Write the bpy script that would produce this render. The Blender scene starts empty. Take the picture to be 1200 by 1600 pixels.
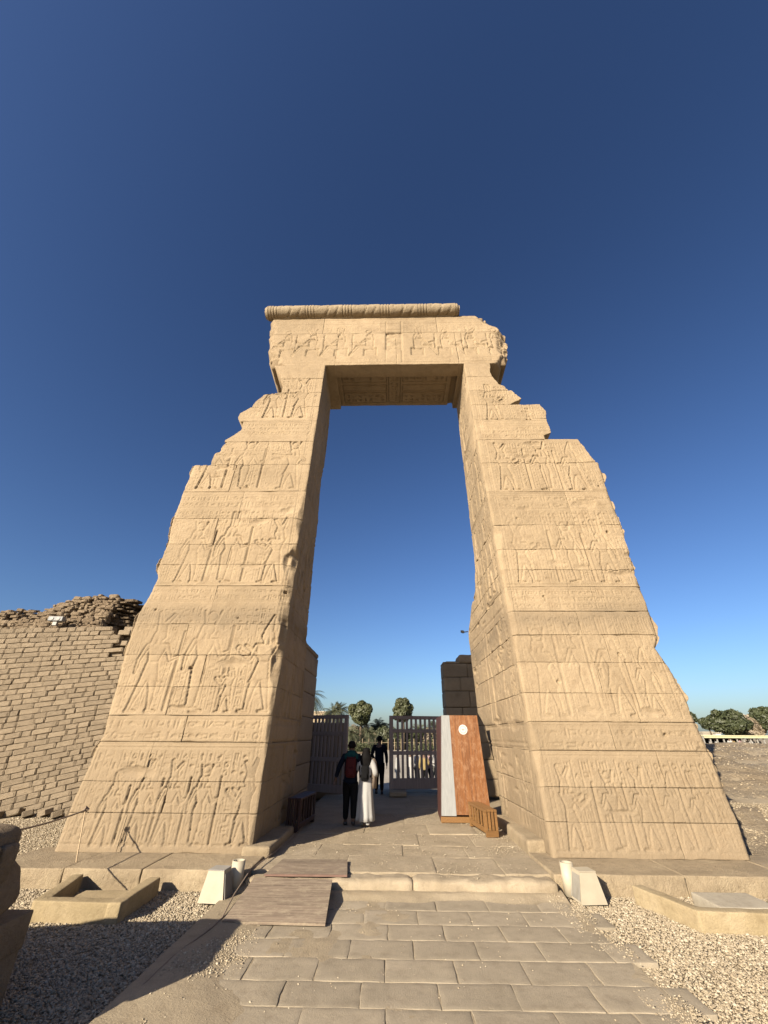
import bpy, bmesh, math, random
import numpy as np
from mathutils import Matrix, Vector
S = bpy.context.scene
COL = S.collection
rnd = random.Random(7)
rng = np.random.RandomState(11)

# ------------------------------------------------------------------ camera, sky, sun
F = 620.0; CH = 1.8
PITCH = math.atan(350 / F); YAW = math.atan(16 / (F / math.cos(PITCH))); ROLL = math.radians(0.35)
cp, sp = math.cos(PITCH), math.sin(PITCH); cy, sy = math.cos(YAW), math.sin(YAW)
R0 = np.array([cy, sy, 0.0]); FW = np.array([-sy * cp, cy * cp, sp]); U0 = np.cross(R0, FW)
cr, sr = math.cos(ROLL), math.sin(ROLL)
RT = R0 * cr + U0 * sr; UP = U0 * cr - R0 * sr
cam_d = bpy.data.cameras.new('camera'); cam = bpy.data.objects.new('camera', cam_d); COL.objects.link(cam)
cam_d.sensor_fit = 'VERTICAL'; cam_d.sensor_height = 24.0; cam_d.lens = 24.0 * F / 1600.0
cam_d.clip_start = 0.05; cam_d.clip_end = 3000
cam.matrix_world = Matrix(((RT[0], UP[0], -FW[0], 0), (RT[1], UP[1], -FW[1], 0), (RT[2], UP[2], -FW[2], CH), (0, 0, 0, 1)))
S.camera = cam

SUN_AZ = math.radians(36.3)      # compass direction the light travels to, from +Y towards +X
SUN_EL = math.radians(25.0)
w = bpy.data.worlds.new('World'); S.world = w; w.use_nodes = True
nt = w.node_tree; bg = nt.nodes['Background']
sky = nt.nodes.new('ShaderNodeTexSky'); sky.sky_type = 'NISHITA'; sky.sun_disc = False
sky.sun_elevation = SUN_EL; sky.sun_rotation = SUN_AZ + math.pi
sky.altitude = 80; sky.air_density = 1.0; sky.dust_density = 1.4; sky.ozone_density = 4.5
hue = nt.nodes.new('ShaderNodeMix'); hue.data_type = 'RGBA'; hue.blend_type = 'MULTIPLY'; hue.inputs[0].default_value = 1.0
hue.inputs[7].default_value = (0.70, 0.665, 0.675, 1); gam = nt.nodes.new('ShaderNodeGamma'); gam.inputs[1].default_value = 1.3; nt.links.new(sky.outputs[0], gam.inputs[0]); nt.links.new(gam.outputs[0], hue.inputs[6]); nt.links.new(hue.outputs[2], bg.inputs[0]); bg.inputs[1].default_value = 0.05
sd = bpy.data.lights.new('sun', 'SUN'); so = bpy.data.objects.new('sun', sd); COL.objects.link(so)
sd.energy = 5.0; sd.angle = math.radians(0.5); sd.color = (1.0, 0.88, 0.70)
ldir = Vector((math.sin(SUN_AZ) * math.cos(SUN_EL), math.cos(SUN_AZ) * math.cos(SUN_EL), -math.sin(SUN_EL)))
so.rotation_euler = ldir.to_track_quat('-Z', 'Y').to_euler()
S.view_settings.view_transform = 'Standard'; S.view_settings.look = 'None'
S.view_settings.exposure = 1.35; S.view_settings.gamma = 1.0; S.view_settings.use_curve_mapping = False

# ------------------------------------------------------------------ pixel -> place (photo is 1200 x 1600)
def ray(px, py): return FW + RT * (px - 600) / F + UP * (800 - py) / F
def onz(px, py, z=0.0):
    d = ray(px, py); t = (z - CH) / d[2]; return np.array([0, 0, CH]) + t * d
def ony(px, py, y0, b=0.0, z0=0.0):
    d = ray(px, py); t = (y0 + (CH - z0) * b) / (d[1] - b * d[2]); return np.array([0, 0, CH]) + t * d
YB, BAT, PZ = 7.95, 0.10, 0.18           # foot of the battered gate front, its batter, top of the plinth
def front(px, py):
    p = ony(px, py, YB, BAT, PZ); return p[0], p[2]

# ------------------------------------------------------------------ noise
def _h(ix, iy, iz, seed):
    n = (ix * 374761393 + iy * 668265263 + iz * 2147483647 + seed * 974634777) & 0xFFFFFFFF
    n = ((n ^ (n >> 13)) * 1274126177) & 0xFFFFFFFF
    n = ((n ^ (n >> 16)) * 2246822519) & 0xFFFFFFFF
    return ((n ^ (n >> 15)) & 0xFFFFFF) / float(0xFFFFFF)
def vn(x, y, z=0.0, seed=0):
    x, y, z = np.broadcast_arrays(np.asarray(x, float), np.asarray(y, float), np.asarray(z, float))
    ix, iy, iz = np.floor(x).astype(np.int64), np.floor(y).astype(np.int64), np.floor(z).astype(np.int64)
    fx, fy, fz = x - ix, y - iy, z - iz
    fx, fy, fz = [f * f * (3 - 2 * f) for f in (fx, fy, fz)]
    r = 0
    for a in (0, 1):
        for b in (0, 1):
            for c in (0, 1):
                r = r + _h(ix + a, iy + b, iz + c, seed) * (fx if a else 1 - fx) * (fy if b else 1 - fy) * (fz if c else 1 - fz)
    return r * 2 - 1
def fbm(x, y, z=0.0, oct=4, seed=0):
    r = 0; a = 1.0; s = 0
    for i in range(oct):
        r = r + a * vn(np.asarray(x) * 2 ** i, np.asarray(y) * 2 ** i, np.asarray(z) * 2 ** i, seed + i * 17); s += a; a *= 0.5
    return r / s
def ss(a, b, x):
    t = np.clip((np.asarray(x, float) - a) / (b - a), 0, 1); return t * t * (3 - 2 * t)

# ------------------------------------------------------------------ objects
def mesh(name, verts, faces, m, smooth=False):
    me = bpy.data.meshes.new(name)
    verts = np.asarray(verts, dtype=np.float32)
    if isinstance(faces, np.ndarray):
        k = faces.shape[1]; n = len(faces)
        me.vertices.add(len(verts)); me.vertices.foreach_set('co', verts.ravel())
        me.loops.add(n * k); me.loops.foreach_set('vertex_index', faces.astype(np.int32).ravel())
        me.polygons.add(n); me.polygons.foreach_set('loop_start', np.arange(0, n * k, k, dtype=np.int32))
        me.polygons.foreach_set('loop_total', np.full(n, k, dtype=np.int32))
        me.update(calc_edges=True)
    else:
        me.from_pydata([tuple(map(float, v)) for v in verts], [], faces); me.update()
    if smooth: me.polygons.foreach_set('use_smooth', np.ones(len(me.polygons), dtype=bool))
    if m is not None: me.materials.append(m)
    return me
def obj(name, me, parent=None, loc=None, rot=None, scale=None):
    o = bpy.data.objects.new(name, me); COL.objects.link(o)
    if parent is not None: o.parent = parent
    if loc is not None: o.location = loc
    if rot is not None: o.rotation_euler = rot
    if scale is not None: o.scale = scale
    return o
def tag(o, label=None, cat=None, group=None, kind=None):
    if label: o['label'] = label
    if cat: o['category'] = cat
    if group: o['group'] = group
    if kind: o['kind'] = kind
    return o
def thing(name, label, cat, loc=(0, 0, 0), rz=0.0, group=None):
    o = bpy.data.objects.new(name, None); COL.objects.link(o); o.empty_display_size = 0.2
    o.location = loc; o.rotation_euler = (0, 0, rz)
    return tag(o, label, cat, group)
def copy_tree(o, parent=None):
    c = o.copy(); COL.objects.link(c)
    if parent is not None: c.parent = parent
    for ch in [k for k in KIDS(o)]: copy_tree(ch, c)
    return c
def KIDS(o): return [k for k in o.children]

class MB:
    """collects simple shapes into one mesh"""
    def __init__(s): s.v = []; s.f = []
    def add(s, vs, fs):
        n = len(s.v); s.v += [tuple(map(float, v)) for v in vs]; s.f += [tuple(i + n for i in f) for f in fs]; return s
    def box(s, x0, x1, y0, y1, z0, z1, bev=0.0, M=None):
        if bev <= 0:
            vs = [(x, y, z) for z in (z0, z1) for y in (y0, y1) for x in (x0, x1)]
            fs = [(0, 2, 3, 1), (4, 5, 7, 6), (0, 1, 5, 4), (2, 6, 7, 3), (0, 4, 6, 2), (1, 3, 7, 5)]
        else:
            b = min(bev, (x1 - x0) * .45, (y1 - y0) * .45, (z1 - z0) * .45)
            bm = bmesh.new(); bmesh.ops.create_cube(bm, size=1)
            for v in bm.verts: v.co = ((x0 + x1) / 2 + v.co.x * (x1 - x0), (y0 + y1) / 2 + v.co.y * (y1 - y0), (z0 + z1) / 2 + v.co.z * (z1 - z0))
            bmesh.ops.bevel(bm, geom=bm.edges[:], offset=b, segments=1, affect='EDGES')
            bm.verts.index_update(); vs = [v.co[:] for v in bm.verts]; fs = [[v.index for v in f.verts] for f in bm.faces]; bm.free()
        if M is not None: vs = [(M @ Vector(v))[:] for v in vs]
        return s.add(vs, fs)
    def prism(s, bot, top):
        n = len(bot); vs = list(bot) + list(top)
        fs = [tuple(range(n - 1, -1, -1)), tuple(range(n, 2 * n))] + [(i, (i + 1) % n, n + (i + 1) % n, n + i) for i in range(n)]
        return s.add(vs, fs)
    def tube(s, pts, rad, seg=8, cap=True):
        pts = [Vector(p) for p in pts]; rad = [rad] * len(pts) if not hasattr(rad, '__len__') else rad
        rings = []; u = None
        for i, p in enumerate(pts):
            t = (pts[min(i + 1, len(pts) - 1)] - pts[max(i - 1, 0)]).normalized()
            if u is None: u = t.orthogonal().normalized()
            u = (u - t * u.dot(t)).normalized(); v = t.cross(u)
            rings.append([(p + (u * math.cos(2 * math.pi * k / seg) + v * math.sin(2 * math.pi * k / seg)) * rad[i])[:] for k in range(seg)])
        vs = [q for r in rings for q in r]; fs = []
        for i in range(len(pts) - 1):
            for k in range(seg):
                a = i * seg + k; b = i * seg + (k + 1) % seg; fs.append((a, b, b + seg, a + seg))
        if cap: fs.append(tuple(range(seg - 1, -1, -1))); fs.append(tuple(range(len(vs) - seg, len(vs))))
        return s.add(vs, fs)
    def loft(s, rings, cap=True):
        seg = len(rings[0]); vs = [q for r in rings for q in r]; fs = []
        for i in range(len(rings) - 1):
            for k in range(seg):
                a = i * seg + k; b = i * seg + (k + 1) % seg; fs.append((a, b, b + seg, a + seg))
        if cap: fs.append(tuple(range(seg - 1, -1, -1))); fs.append(tuple(range(len(vs) - seg, len(vs))))
        return s.add(vs, fs)
    def build(s, name, m, parent=None, smooth=False, **k):
        return obj(name, mesh(name, s.v, s.f, m, smooth), parent, **k)

# ------------------------------------------------------------------ materials
def nodes(name):
    m = bpy.data.materials.new(name); m.use_nodes = True
    n = m.node_tree.nodes; l = m.node_tree.links; return m, n, l, n['Principled BSDF']
def noise(n, l, vec, scale, detail=4, rough=0.55):
    t = n.new('ShaderNodeTexNoise'); t.inputs['Scale'].default_value = scale; t.inputs['Detail'].default_value = detail; t.inputs['Roughness'].default_value = rough
    if vec is not None: l.new(vec, t.inputs['Vector'])
    return t.outputs['Fac']
def ramp(n, l, fac, stops):
    r = n.new('ShaderNodeValToRGB'); e = r.color_ramp.elements
    while len(e) < len(stops): e.new(0.5)
    for i, (p, c) in enumerate(stops): e[i].position = p; e[i].color = (*c, 1)
    l.new(fac, r.inputs[0]); return r.outputs[0]
def mix(n, l, fac, a, b, mode='MIX'):
    x = n.new('ShaderNodeMix'); x.data_type = 'RGBA'; x.blend_type = mode
    for s_, v in ((x.inputs[0], fac), (x.inputs[6], a), (x.inputs[7], b)):
        if isinstance(v, (int, float)): s_.default_value = v
        elif isinstance(v, tuple): s_.default_value = (*v, 1)
        else: l.new(v, s_)
    return x.outputs[2]
def math_(n, l, op, a, b=None):
    x = n.new('ShaderNodeMath'); x.operation = op
    for s_, v in ((x.inputs[0], a), (x.inputs[1], b)):
        if v is None: continue
        if isinstance(v, (int, float)): s_.default_value = v
        else: l.new(v, s_)
    return x.outputs[0]
def coord(n, l, rand=True):
    tc = n.new('ShaderNodeTexCoord'); v = tc.outputs['Object']
    if not rand: return v, None
    oi = n.new('ShaderNodeObjectInfo'); a = n.new('ShaderNodeVectorMath'); a.operation = 'SCALE'
    cx = n.new('ShaderNodeCombineXYZ'); l.new(oi.outputs['Random'], cx.inputs[0]); l.new(oi.outputs['Random'], cx.inputs[1])
    l.new(cx.outputs[0], a.inputs[0]); a.inputs['Scale'].default_value = 37.0
    b = n.new('ShaderNodeVectorMath'); b.operation = 'ADD'; l.new(v, b.inputs[0]); l.new(a.outputs[0], b.inputs[1])
    return b.outputs[0], oi.outputs['Random']
def bump(n, l, bsdf, h, strength, dist):
    b = n.new('ShaderNodeBump'); b.inputs['Strength'].default_value = strength; b.inputs['Distance'].default_value = dist
    l.new(h, b.inputs['Height']); l.new(b.outputs[0], bsdf.inputs['Normal'])
def vary(n, l, col, rand, amt):
    mr = n.new('ShaderNodeMapRange'); l.new(rand, mr.inputs[0]); mr.inputs[3].default_value = 1 - amt; mr.inputs[4].default_value = 1 + amt
    hs = n.new('ShaderNodeHueSaturation'); l.new(mr.outputs[0], hs.inputs['Value']); l.new(col, hs.inputs['Color']); return hs.outputs[0]
def mat_stone(name, c0, c1, c2, scale=1.5, rough=0.9, bs=0.5, bd=0.01, var=0.08, rand=True, fine=60, stain=None):
    m, n, l, b = nodes(name); v, r = coord(n, l, rand); c0, c1, c2 = [tuple(q * K for q in c) for c in (c0, c1, c2)]
    a = noise(n, l, v, scale, 6, 0.6); f = noise(n, l, v, fine, 5, 0.7); mid = noise(n, l, v, scale * 7, 5, 0.65)
    col = ramp(n, l, a, [(0.3, c0), (0.52, c1), (0.72, c2)])
    col = mix(n, l, 0.75, col, ramp(n, l, mid, [(0.28, (0.78, 0.75, 0.72)), (0.5, (1, 1, 1)), (0.75, (1.1, 1.09, 1.06))]), 'MULTIPLY')
    col = mix(n, l, 0.6, col, ramp(n, l, f, [(0.3, (0.78, 0.76, 0.74)), (0.7, (1.12, 1.12, 1.12))]), 'MULTIPLY')
    if stain:
        g = n.new('ShaderNodeNewGeometry'); sx = n.new('ShaderNodeSeparateXYZ'); l.new(g.outputs['Position'], sx.inputs[0])
        wob = noise(n, l, g.outputs['Position'], 0.9, 5, 0.6)
        zz = math_(n, l, 'ADD', sx.outputs[2], math_(n, l, 'MULTIPLY', wob, 1.1))
        for (z0, hw, c, k) in stain:
            d = math_(n, l, 'ABSOLUTE', math_(n, l, 'SUBTRACT', zz, z0 + 0.55)); d = math_(n, l, 'DIVIDE', d, hw)
            fac = math_(n, l, 'MULTIPLY', math_(n, l, 'SUBTRACT', 1.0, math_(n, l, 'MINIMUM', d, 1.0)), k)
            fac = math_(n, l, 'MULTIPLY', fac, math_(n, l, 'MULTIPLY', mid, 1.6))
            col = mix(n, l, fac, col, c)
    if r is not None and var: col = vary(n, l, col, r, var)
    l.new(col, b.inputs['Base Color']); b.inputs['Roughness'].default_value = rough; b.inputs['Specular IOR Level'].default_value = 0.25
    h = math_(n, l, 'ADD', math_(n, l, 'MULTIPLY', mid, 1.2), f)
    bump(n, l, b, h, bs, bd); return m
def mat_wood(name, c0, c1, axis='Z', scale=3.0, rough=0.55, spec=0.4, stretch=14, blotch=None):
    m, n, l, b = nodes(name); v, r = coord(n, l)
    mp = n.new('ShaderNodeMapping'); l.new(v, mp.inputs[0]); s = [stretch, stretch, stretch]; s['XYZ'.index(axis)] = 0.7; mp.inputs['Scale'].default_value = s
    a = noise(n, l, mp.outputs[0], scale, 6, 0.65); col = ramp(n, l, a, [(0.32, c0), (0.68, c1)])
    if blotch:
        mq = n.new('ShaderNodeMapping'); l.new(v, mq.inputs[0]); mq.inputs['Scale'].default_value = [1.6 if q_ != 'XYZ'.index(axis) else .8 for q_ in range(3)]
        q = noise(n, l, mq.outputs[0], 8, 8, 0.8); col = mix(n, l, ramp(n, l, q, [(0.48, (0, 0, 0)), (0.62, (0.75, 0.75, 0.75))]), col, blotch)
    col = vary(n, l, col, r, 0.12)
    l.new(col, b.inputs['Base Color']); b.inputs['Roughness'].default_value = rough; b.inputs['Specular IOR Level'].default_value = spec
    bump(n, l, b, a, 0.4, 0.004); return m
def mat_plain(name, c, rough=0.7, var=0.0, nz=0.15, scale=8, metal=0.0, spec=0.4):
    m, n, l, b = nodes(name); v, r = coord(n, l)
    a = noise(n, l, v, scale, 5, 0.6)
    col = ramp(n, l, a, [(0.3, tuple(x * (1 - nz) for x in c)), (0.7, tuple(min(1, x * (1 + nz)) for x in c))])
    if var: col = vary(n, l, col, r, var)
    l.new(col, b.inputs['Base Color']); b.inputs['Roughness'].default_value = rough; b.inputs['Metallic'].default_value = metal; b.inputs['Specular IOR Level'].default_value = spec
    bump(n, l, b, a, 0.15, 0.003); return m

M = {}
K = 0.55                                  # overall reflectance of the earth and stone materials
M['sand'] = mat_stone('gate_sandstone', (.385, .292, .182), (.455, .345, .217), (.505, .387, .248), 0.55, 0.92, 0.9, 0.014, 0.05, True, 45,
                      stain=[(3.95, 0.40, (.15, .115, .075), 0.8), (0.0, 2.7, (.185, .142, .092), 1.0)])
M['sandcore'] = mat_stone('broken_sandstone', (.29, .215, .125), (.36, .265, .16), (.42, .315, .19), 1.4, 0.95, 0.8, 0.03, 0.0, False)
M['plinth'] = mat_stone('plinth_sandstone', (.38, .30, .195), (.46, .365, .24), (.53, .43, .285), 1.8, 0.95, 0.8, 0.02, 0.06)
M['slab'] = mat_stone('grey_paving_stone', (.385, .325, .235), (.455, .385, .282), (.515, .437, .325), 1.3, 0.85, 0.5, 0.008, 0.08, True, 70)
M['floor'] = mat_stone('passage_floor_stone', (.42, .34, .23), (.50, .41, .285), (.56, .465, .33), 2.0, 0.95, 0.7, 0.015, 0.06, True, 90)
M['dirt'] = mat_stone('sandy_ground', (.40, .325, .215), (.47, .385, .265), (.53, .44, .305), 0.8, 0.97, 0.7, 0.010, 0, False, 60)
M['road'] = mat_stone('pale_dusty_ground', (.46, .41, .33), (.52, .47, .39), (.58, .53, .45), 0.15, 0.97, 0.4, 0.02, 0, False, 12)
M['oldbrick'] = mat_stone('old_mud_brick', (.23, .17, .11), (.31, .235, .155), (.39, .305, .205), 2.0, 0.97, 1.0, 0.03, 0.0, False, 40)
M['brick'] = mat_stone('mud_brick', (.38, .30, .205), (.45, .36, .25), (.51, .41, .29), 3.0, 0.97, 1.0, 0.02, 0.13, True, 60)
M['mud'] = mat_stone('mud_mortar', (.17, .125, .08), (.23, .175, .115), (.29, .22, .15), 2.2, 0.98, 1.0, 0.05, 0, False, 30)
M['mound'] = mat_stone('mud_ruin_earth', (.29, .225, .15), (.38, .305, .21), (.46, .385, .28), 0.8, 0.97, 1.0, 0.06, 0, False, 16)
M['statue'] = mat_stone('weathered_brown_stone', (.27, .205, .135), (.34, .26, .175), (.40, .31, .21), 2.4, 0.93, 0.9, 0.02, 0.04)
M['limestone'] = mat_stone('trough_stone', (.40, .315, .18), (.49, .39, .235), (.54, .44, .28), 2.0, 0.93, 0.6, 0.012, 0.05)
M['pale'] = mat_stone('pale_slab_stone', (.46, .41, .32), (.53, .475, .375), (.58, .52, .42), 2.0, 0.9, 0.4, 0.008, 0.05)
M['door'] = mat_wood('door_brown_wood', (.19, .145, .122), (.28, .218, .186), 'Z', 3, 0.6)
M['cab'] = mat_wood('varnished_plywood', (.078, .028, .009), (.185, .075, .023), 'Z', 2.2, 0.42, 0.5, 15, blotch=(.21, .115, .06))
M['cabdark'] = mat_wood('dark_cabinet_wood', (.03, .010, .007), (.055, .018, .011), 'Z', 3, 0.6)
M['grey'] = mat_wood('grey_painted_board', (.16, .165, .165), (.25, .255, .25), 'Z', 6, 0.6, 0.4, 22)
M['bench'] = mat_wood('orange_bench_wood', (.105, .052, .016), (.175, .09, .030), 'Y', 4, 0.5)
M['benchdark'] = mat_wood('dark_red_bench_wood', (.028, .012, .009), (.05, .020, .014), 'Y', 4, 0.5)
M['ply'] = mat_wood('worn_ramp_plywood', (.095, .072, .054), (.225, .175, .128), 'X', 2.0, 0.85, 0.2, 22, blotch=(.25, .205, .145))
M['olive'] = mat_plain('olive_print', (.17, .155, .10), 0.6)
M['redpaint'] = mat_plain('red_brown_edge', (.13, .075, .055), 0.7)
M['cream'] = mat_plain('cream_metal', (.31, .27, .20), 0.6, 0.03, 0.08)
M['creamdark'] = mat_plain('dusty_lamp_grille', (.22, .21, .19), 0.5, 0, 0.15)
M['black'] = mat_plain('black_plastic', (.012, .012, .013), 0.5)
M['white'] = mat_plain('white_paint', (.42, .41, .39), 0.6, 0, 0.04)
M['rope'] = mat_plain('tan_rope', (.36, .27, .17), 0.9, 0, 0.3, 60)
M['cable'] = mat_plain('dusty_brown_cable', (.16, .12, .09), 0.8)
M['skin'] = mat_plain('skin', (.09, .05, .032), 0.6, 0, 0.08)
M['hair'] = mat_plain('black_hair', (.004, .0035, .0035), 0.8, spec=.1)
M['c_teal'] = mat_plain('teal_jacket', (.005, .034, .036), 0.9, spec=.1)
M['c_navy'] = mat_plain('navy_cloth', (.004, .0065, .013), 0.9, spec=.1)
M['c_black'] = mat_plain('black_cloth', (.0045, .0045, .005), 0.9, spec=.1)
M['c_red'] = mat_plain('dark_red_nylon', (.034, .004, .005), 0.8, spec=.15)
M['c_white'] = mat_plain('white_cotton', (.26, .255, .245), 0.9, 0, 0.05)
M['c_cream'] = mat_plain('cream_shawl', (.15, .115, .085), 0.9, 0, 0.08)
M['c_grey'] = mat_plain('grey_cloth', (.07, .07, .065), 0.9)
M['c_yellow'] = mat_plain('mustard_cloth', (.20, .15, .06), 0.9)
M['c_pink'] = mat_plain('pink_cloth', (.22, .15, .15), 0.9)
M['roof'] = mat_plain('pale_yellow_canopy', (.36, .335, .21), 0.7)
M['bark'] = mat_stone('bark', (.10, .075, .05), (.15, .115, .08), (.2, .16, .11), 3, 0.95, 0.8, 0.03)
M['palmbark'] = mat_stone('palm_trunk', (.13, .10, .07), (.20, .155, .11), (.26, .21, .15), 6, 0.95, 0.9, 0.04)
M['bird'] = M['black']
def mat_leaf(name, c0, c1):
    m, n, l, b = nodes(name); v, r = coord(n, l)
    a = noise(n, l, v, 1.3, 4, 0.7); col = ramp(n, l, a, [(0.3, c0), (0.7, c1)]); col = vary(n, l, col, r, 0.08)
    l.new(col, b.inputs['Base Color']); b.inputs['Roughness'].default_value = 0.6
    b.inputs['Subsurface Weight'].default_value = 0.0
    return m
M['leaf'] = mat_leaf('ficus_leaves', (.024, .029, .010), (.068, .074, .026))
M['leafdark'] = mat_leaf('dark_leaves', (.018, .025, .008), (.045, .052, .018))
M['palm'] = mat_leaf('palm_fronds', (.04, .046, .022), (.09, .094, .05))
M['dry'] = mat_leaf('dry_branches', (.13, .10, .07), (.22, .18, .12))
def mat_gravel():
    m, n, l, b = nodes('gravel_chips'); g = n.new('ShaderNodeNewGeometry')
    wn = n.new('ShaderNodeTexWhiteNoise'); wn.noise_dimensions = '1D'; l.new(g.outputs['Random Per Island'], wn.inputs['W'])
    col = ramp(n, l, wn.outputs[0], [(0.0, (.19, .15, .10)), (0.35, (.25, .202, .135)), (0.75, (.305, .252, .175)), (1.0, (.37, .32, .235))])
    l.new(col, b.inputs['Base Color']); b.inputs['Roughness'].default_value = 0.9; return m
M['gravel'] = mat_gravel()

# ------------------------------------------------------------------ rough solids
def rough_box(x0, x1, y0, y1, z0, z1, rad=0.03, amp=0.01, res=0.08, seed=0, freq=3.0, warp=None):
    """closed box with rounded edges and an uneven surface"""
    vs = []; fs = []; off = 0
    lo = np.array([x0, y0, z0]); hi = np.array([x1, y1, z1]); size = hi - lo
    rad = min(rad, size.min() * 0.45)
    for ax in range(3):
        a, b = [(1, 2), (2, 0), (0, 1)][ax]
        na = max(2, int(size[a] / res)); nb = max(2, int(size[b] / res))
        def cuts(n, L):
            e = min(rad / L, .2); t = np.linspace(0, 1, n + 1); t = np.concatenate([[0, e * .4, e], t[(t > e * 1.4) & (t < 1 - e * 1.4)], [1 - e, 1 - e * .4, 1]]); return t
        ta, tb = cuts(na, size[a]), cuts(nb, size[b]); na, nb = len(ta) - 1, len(tb) - 1
        for side in (0, 1):
            A, B = np.meshgrid(lo[a] + ta * size[a], lo[b] + tb * size[b], indexing='ij')
            P = np.zeros((na + 1, nb + 1, 3)); P[..., a] = A; P[..., b] = B; P[..., ax] = hi[ax] if side else lo[ax]
            I = np.arange((na + 1) * (nb + 1)).reshape(na + 1, nb + 1)
            q = np.stack([I[:-1, :-1], I[1:, :-1], I[1:, 1:], I[:-1, 1:]], -1).reshape(-1, 4)
            if not side: q = q[:, ::-1]
            vs.append(P.reshape(-1, 3)); fs.append(q + off); off += P.shape[0] * P.shape[1]
    P = np.concatenate(vs); Fq = np.concatenate(fs)
    inner = np.clip(P, lo + rad, hi - rad); d = P - inner; L = np.linalg.norm(d, axis=1, keepdims=True); L[L < 1e-9] = 1
    N = d / L; P = inner + N * rad
    k = fbm(P[:, 0] * freq + seed * 3.1, P[:, 1] * freq, P[:, 2] * freq, 4, seed)
    P = P + N * (k * amp)[:, None]
    if warp is not None: P = warp(P)
    return P, Fq
def stone_obj(name, m, parent, *a, smooth=True, **k):
    P, Fq = rough_box(*a, **k); return obj(name, mesh(name, P, Fq, m, smooth), parent)

# ------------------------------------------------------------------ carved relief rasters
class Relief:
    def __init__(s, u0, u1, v0, v1, res=0.010):
        s.u0, s.v0, s.res = u0, v0, res
        s.nu, s.nv = int((u1 - u0) / res) + 2, int((v1 - v0) / res) + 2
        s.h = np.zeros((s.nu, s.nv))
    def win(s, a, b, c, d):
        i0, i1 = max(0, int((a - s.u0) / s.res)), min(s.nu, int((b - s.u0) / s.res) + 2)
        j0, j1 = max(0, int((c - s.v0) / s.res)), min(s.nv, int((d - s.v0) / s.res) + 2)
        if i1 <= i0 or j1 <= j0: return None
        U, V = np.meshgrid(s.u0 + np.arange(i0, i1) * s.res, s.v0 + np.arange(j0, j1) * s.res, indexing='ij')
        return (slice(i0, i1), slice(j0, j1)), U, V
    def cut(s, a, b, c, d, dep):
        r = s.win(a, b, c, d)
        if r: s.h[r[0]] = np.minimum(s.h[r[0]], -dep)
    def line(s, p, q, wd=0.010, dep=0.014):
        r = s.win(min(p[0], q[0]) - wd, max(p[0], q[0]) + wd, min(p[1], q[1]) - wd, max(p[1], q[1]) + wd)
        if r:
            k, U, V = r; dd = seg(U, V, p, q, wd, wd); s.h[k] = np.where(dd < 0, np.minimum(s.h[k], -dep), s.h[k])
    def sample(s, U, V):
        x = np.clip((U - s.u0) / s.res, 0, s.nu - 1.001); y = np.clip((V - s.v0) / s.res, 0, s.nv - 1.001)
        i = x.astype(int); j = y.astype(int); fx = x - i; fy = y - j; h = s.h
        return h[i, j] * (1 - fx) * (1 - fy) + h[i + 1, j] * fx * (1 - fy) + h[i, j + 1] * (1 - fx) * fy + h[i + 1, j + 1] * fx * fy
def seg(U, V, p, q, r0, r1):
    dx, dy = q[0] - p[0], q[1] - p[1]; L = dx * dx + dy * dy + 1e-12
    t = np.clip(((U - p[0]) * dx + (V - p[1]) * dy) / L, 0, 1)
    return np.hypot(U - p[0] - t * dx, V - p[1] - t * dy) - (r0 + (r1 - r0) * t)
def poly(U, V, pts):
    d = np.full(U.shape, 1e9); inside = np.zeros(U.shape, bool); n = len(pts)
    for i in range(n):
        p, q = pts[i], pts[(i + 1) % n]; d = np.minimum(d, seg(U, V, p, q, 0, 0))
        c = ((p[1] > V) != (q[1] > V)) & (U < (q[0] - p[0]) * (V - p[1]) / (q[1] - p[1] + 1e-12) + p[0]); inside ^= c
    return np.where(inside, -d, d)
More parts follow.
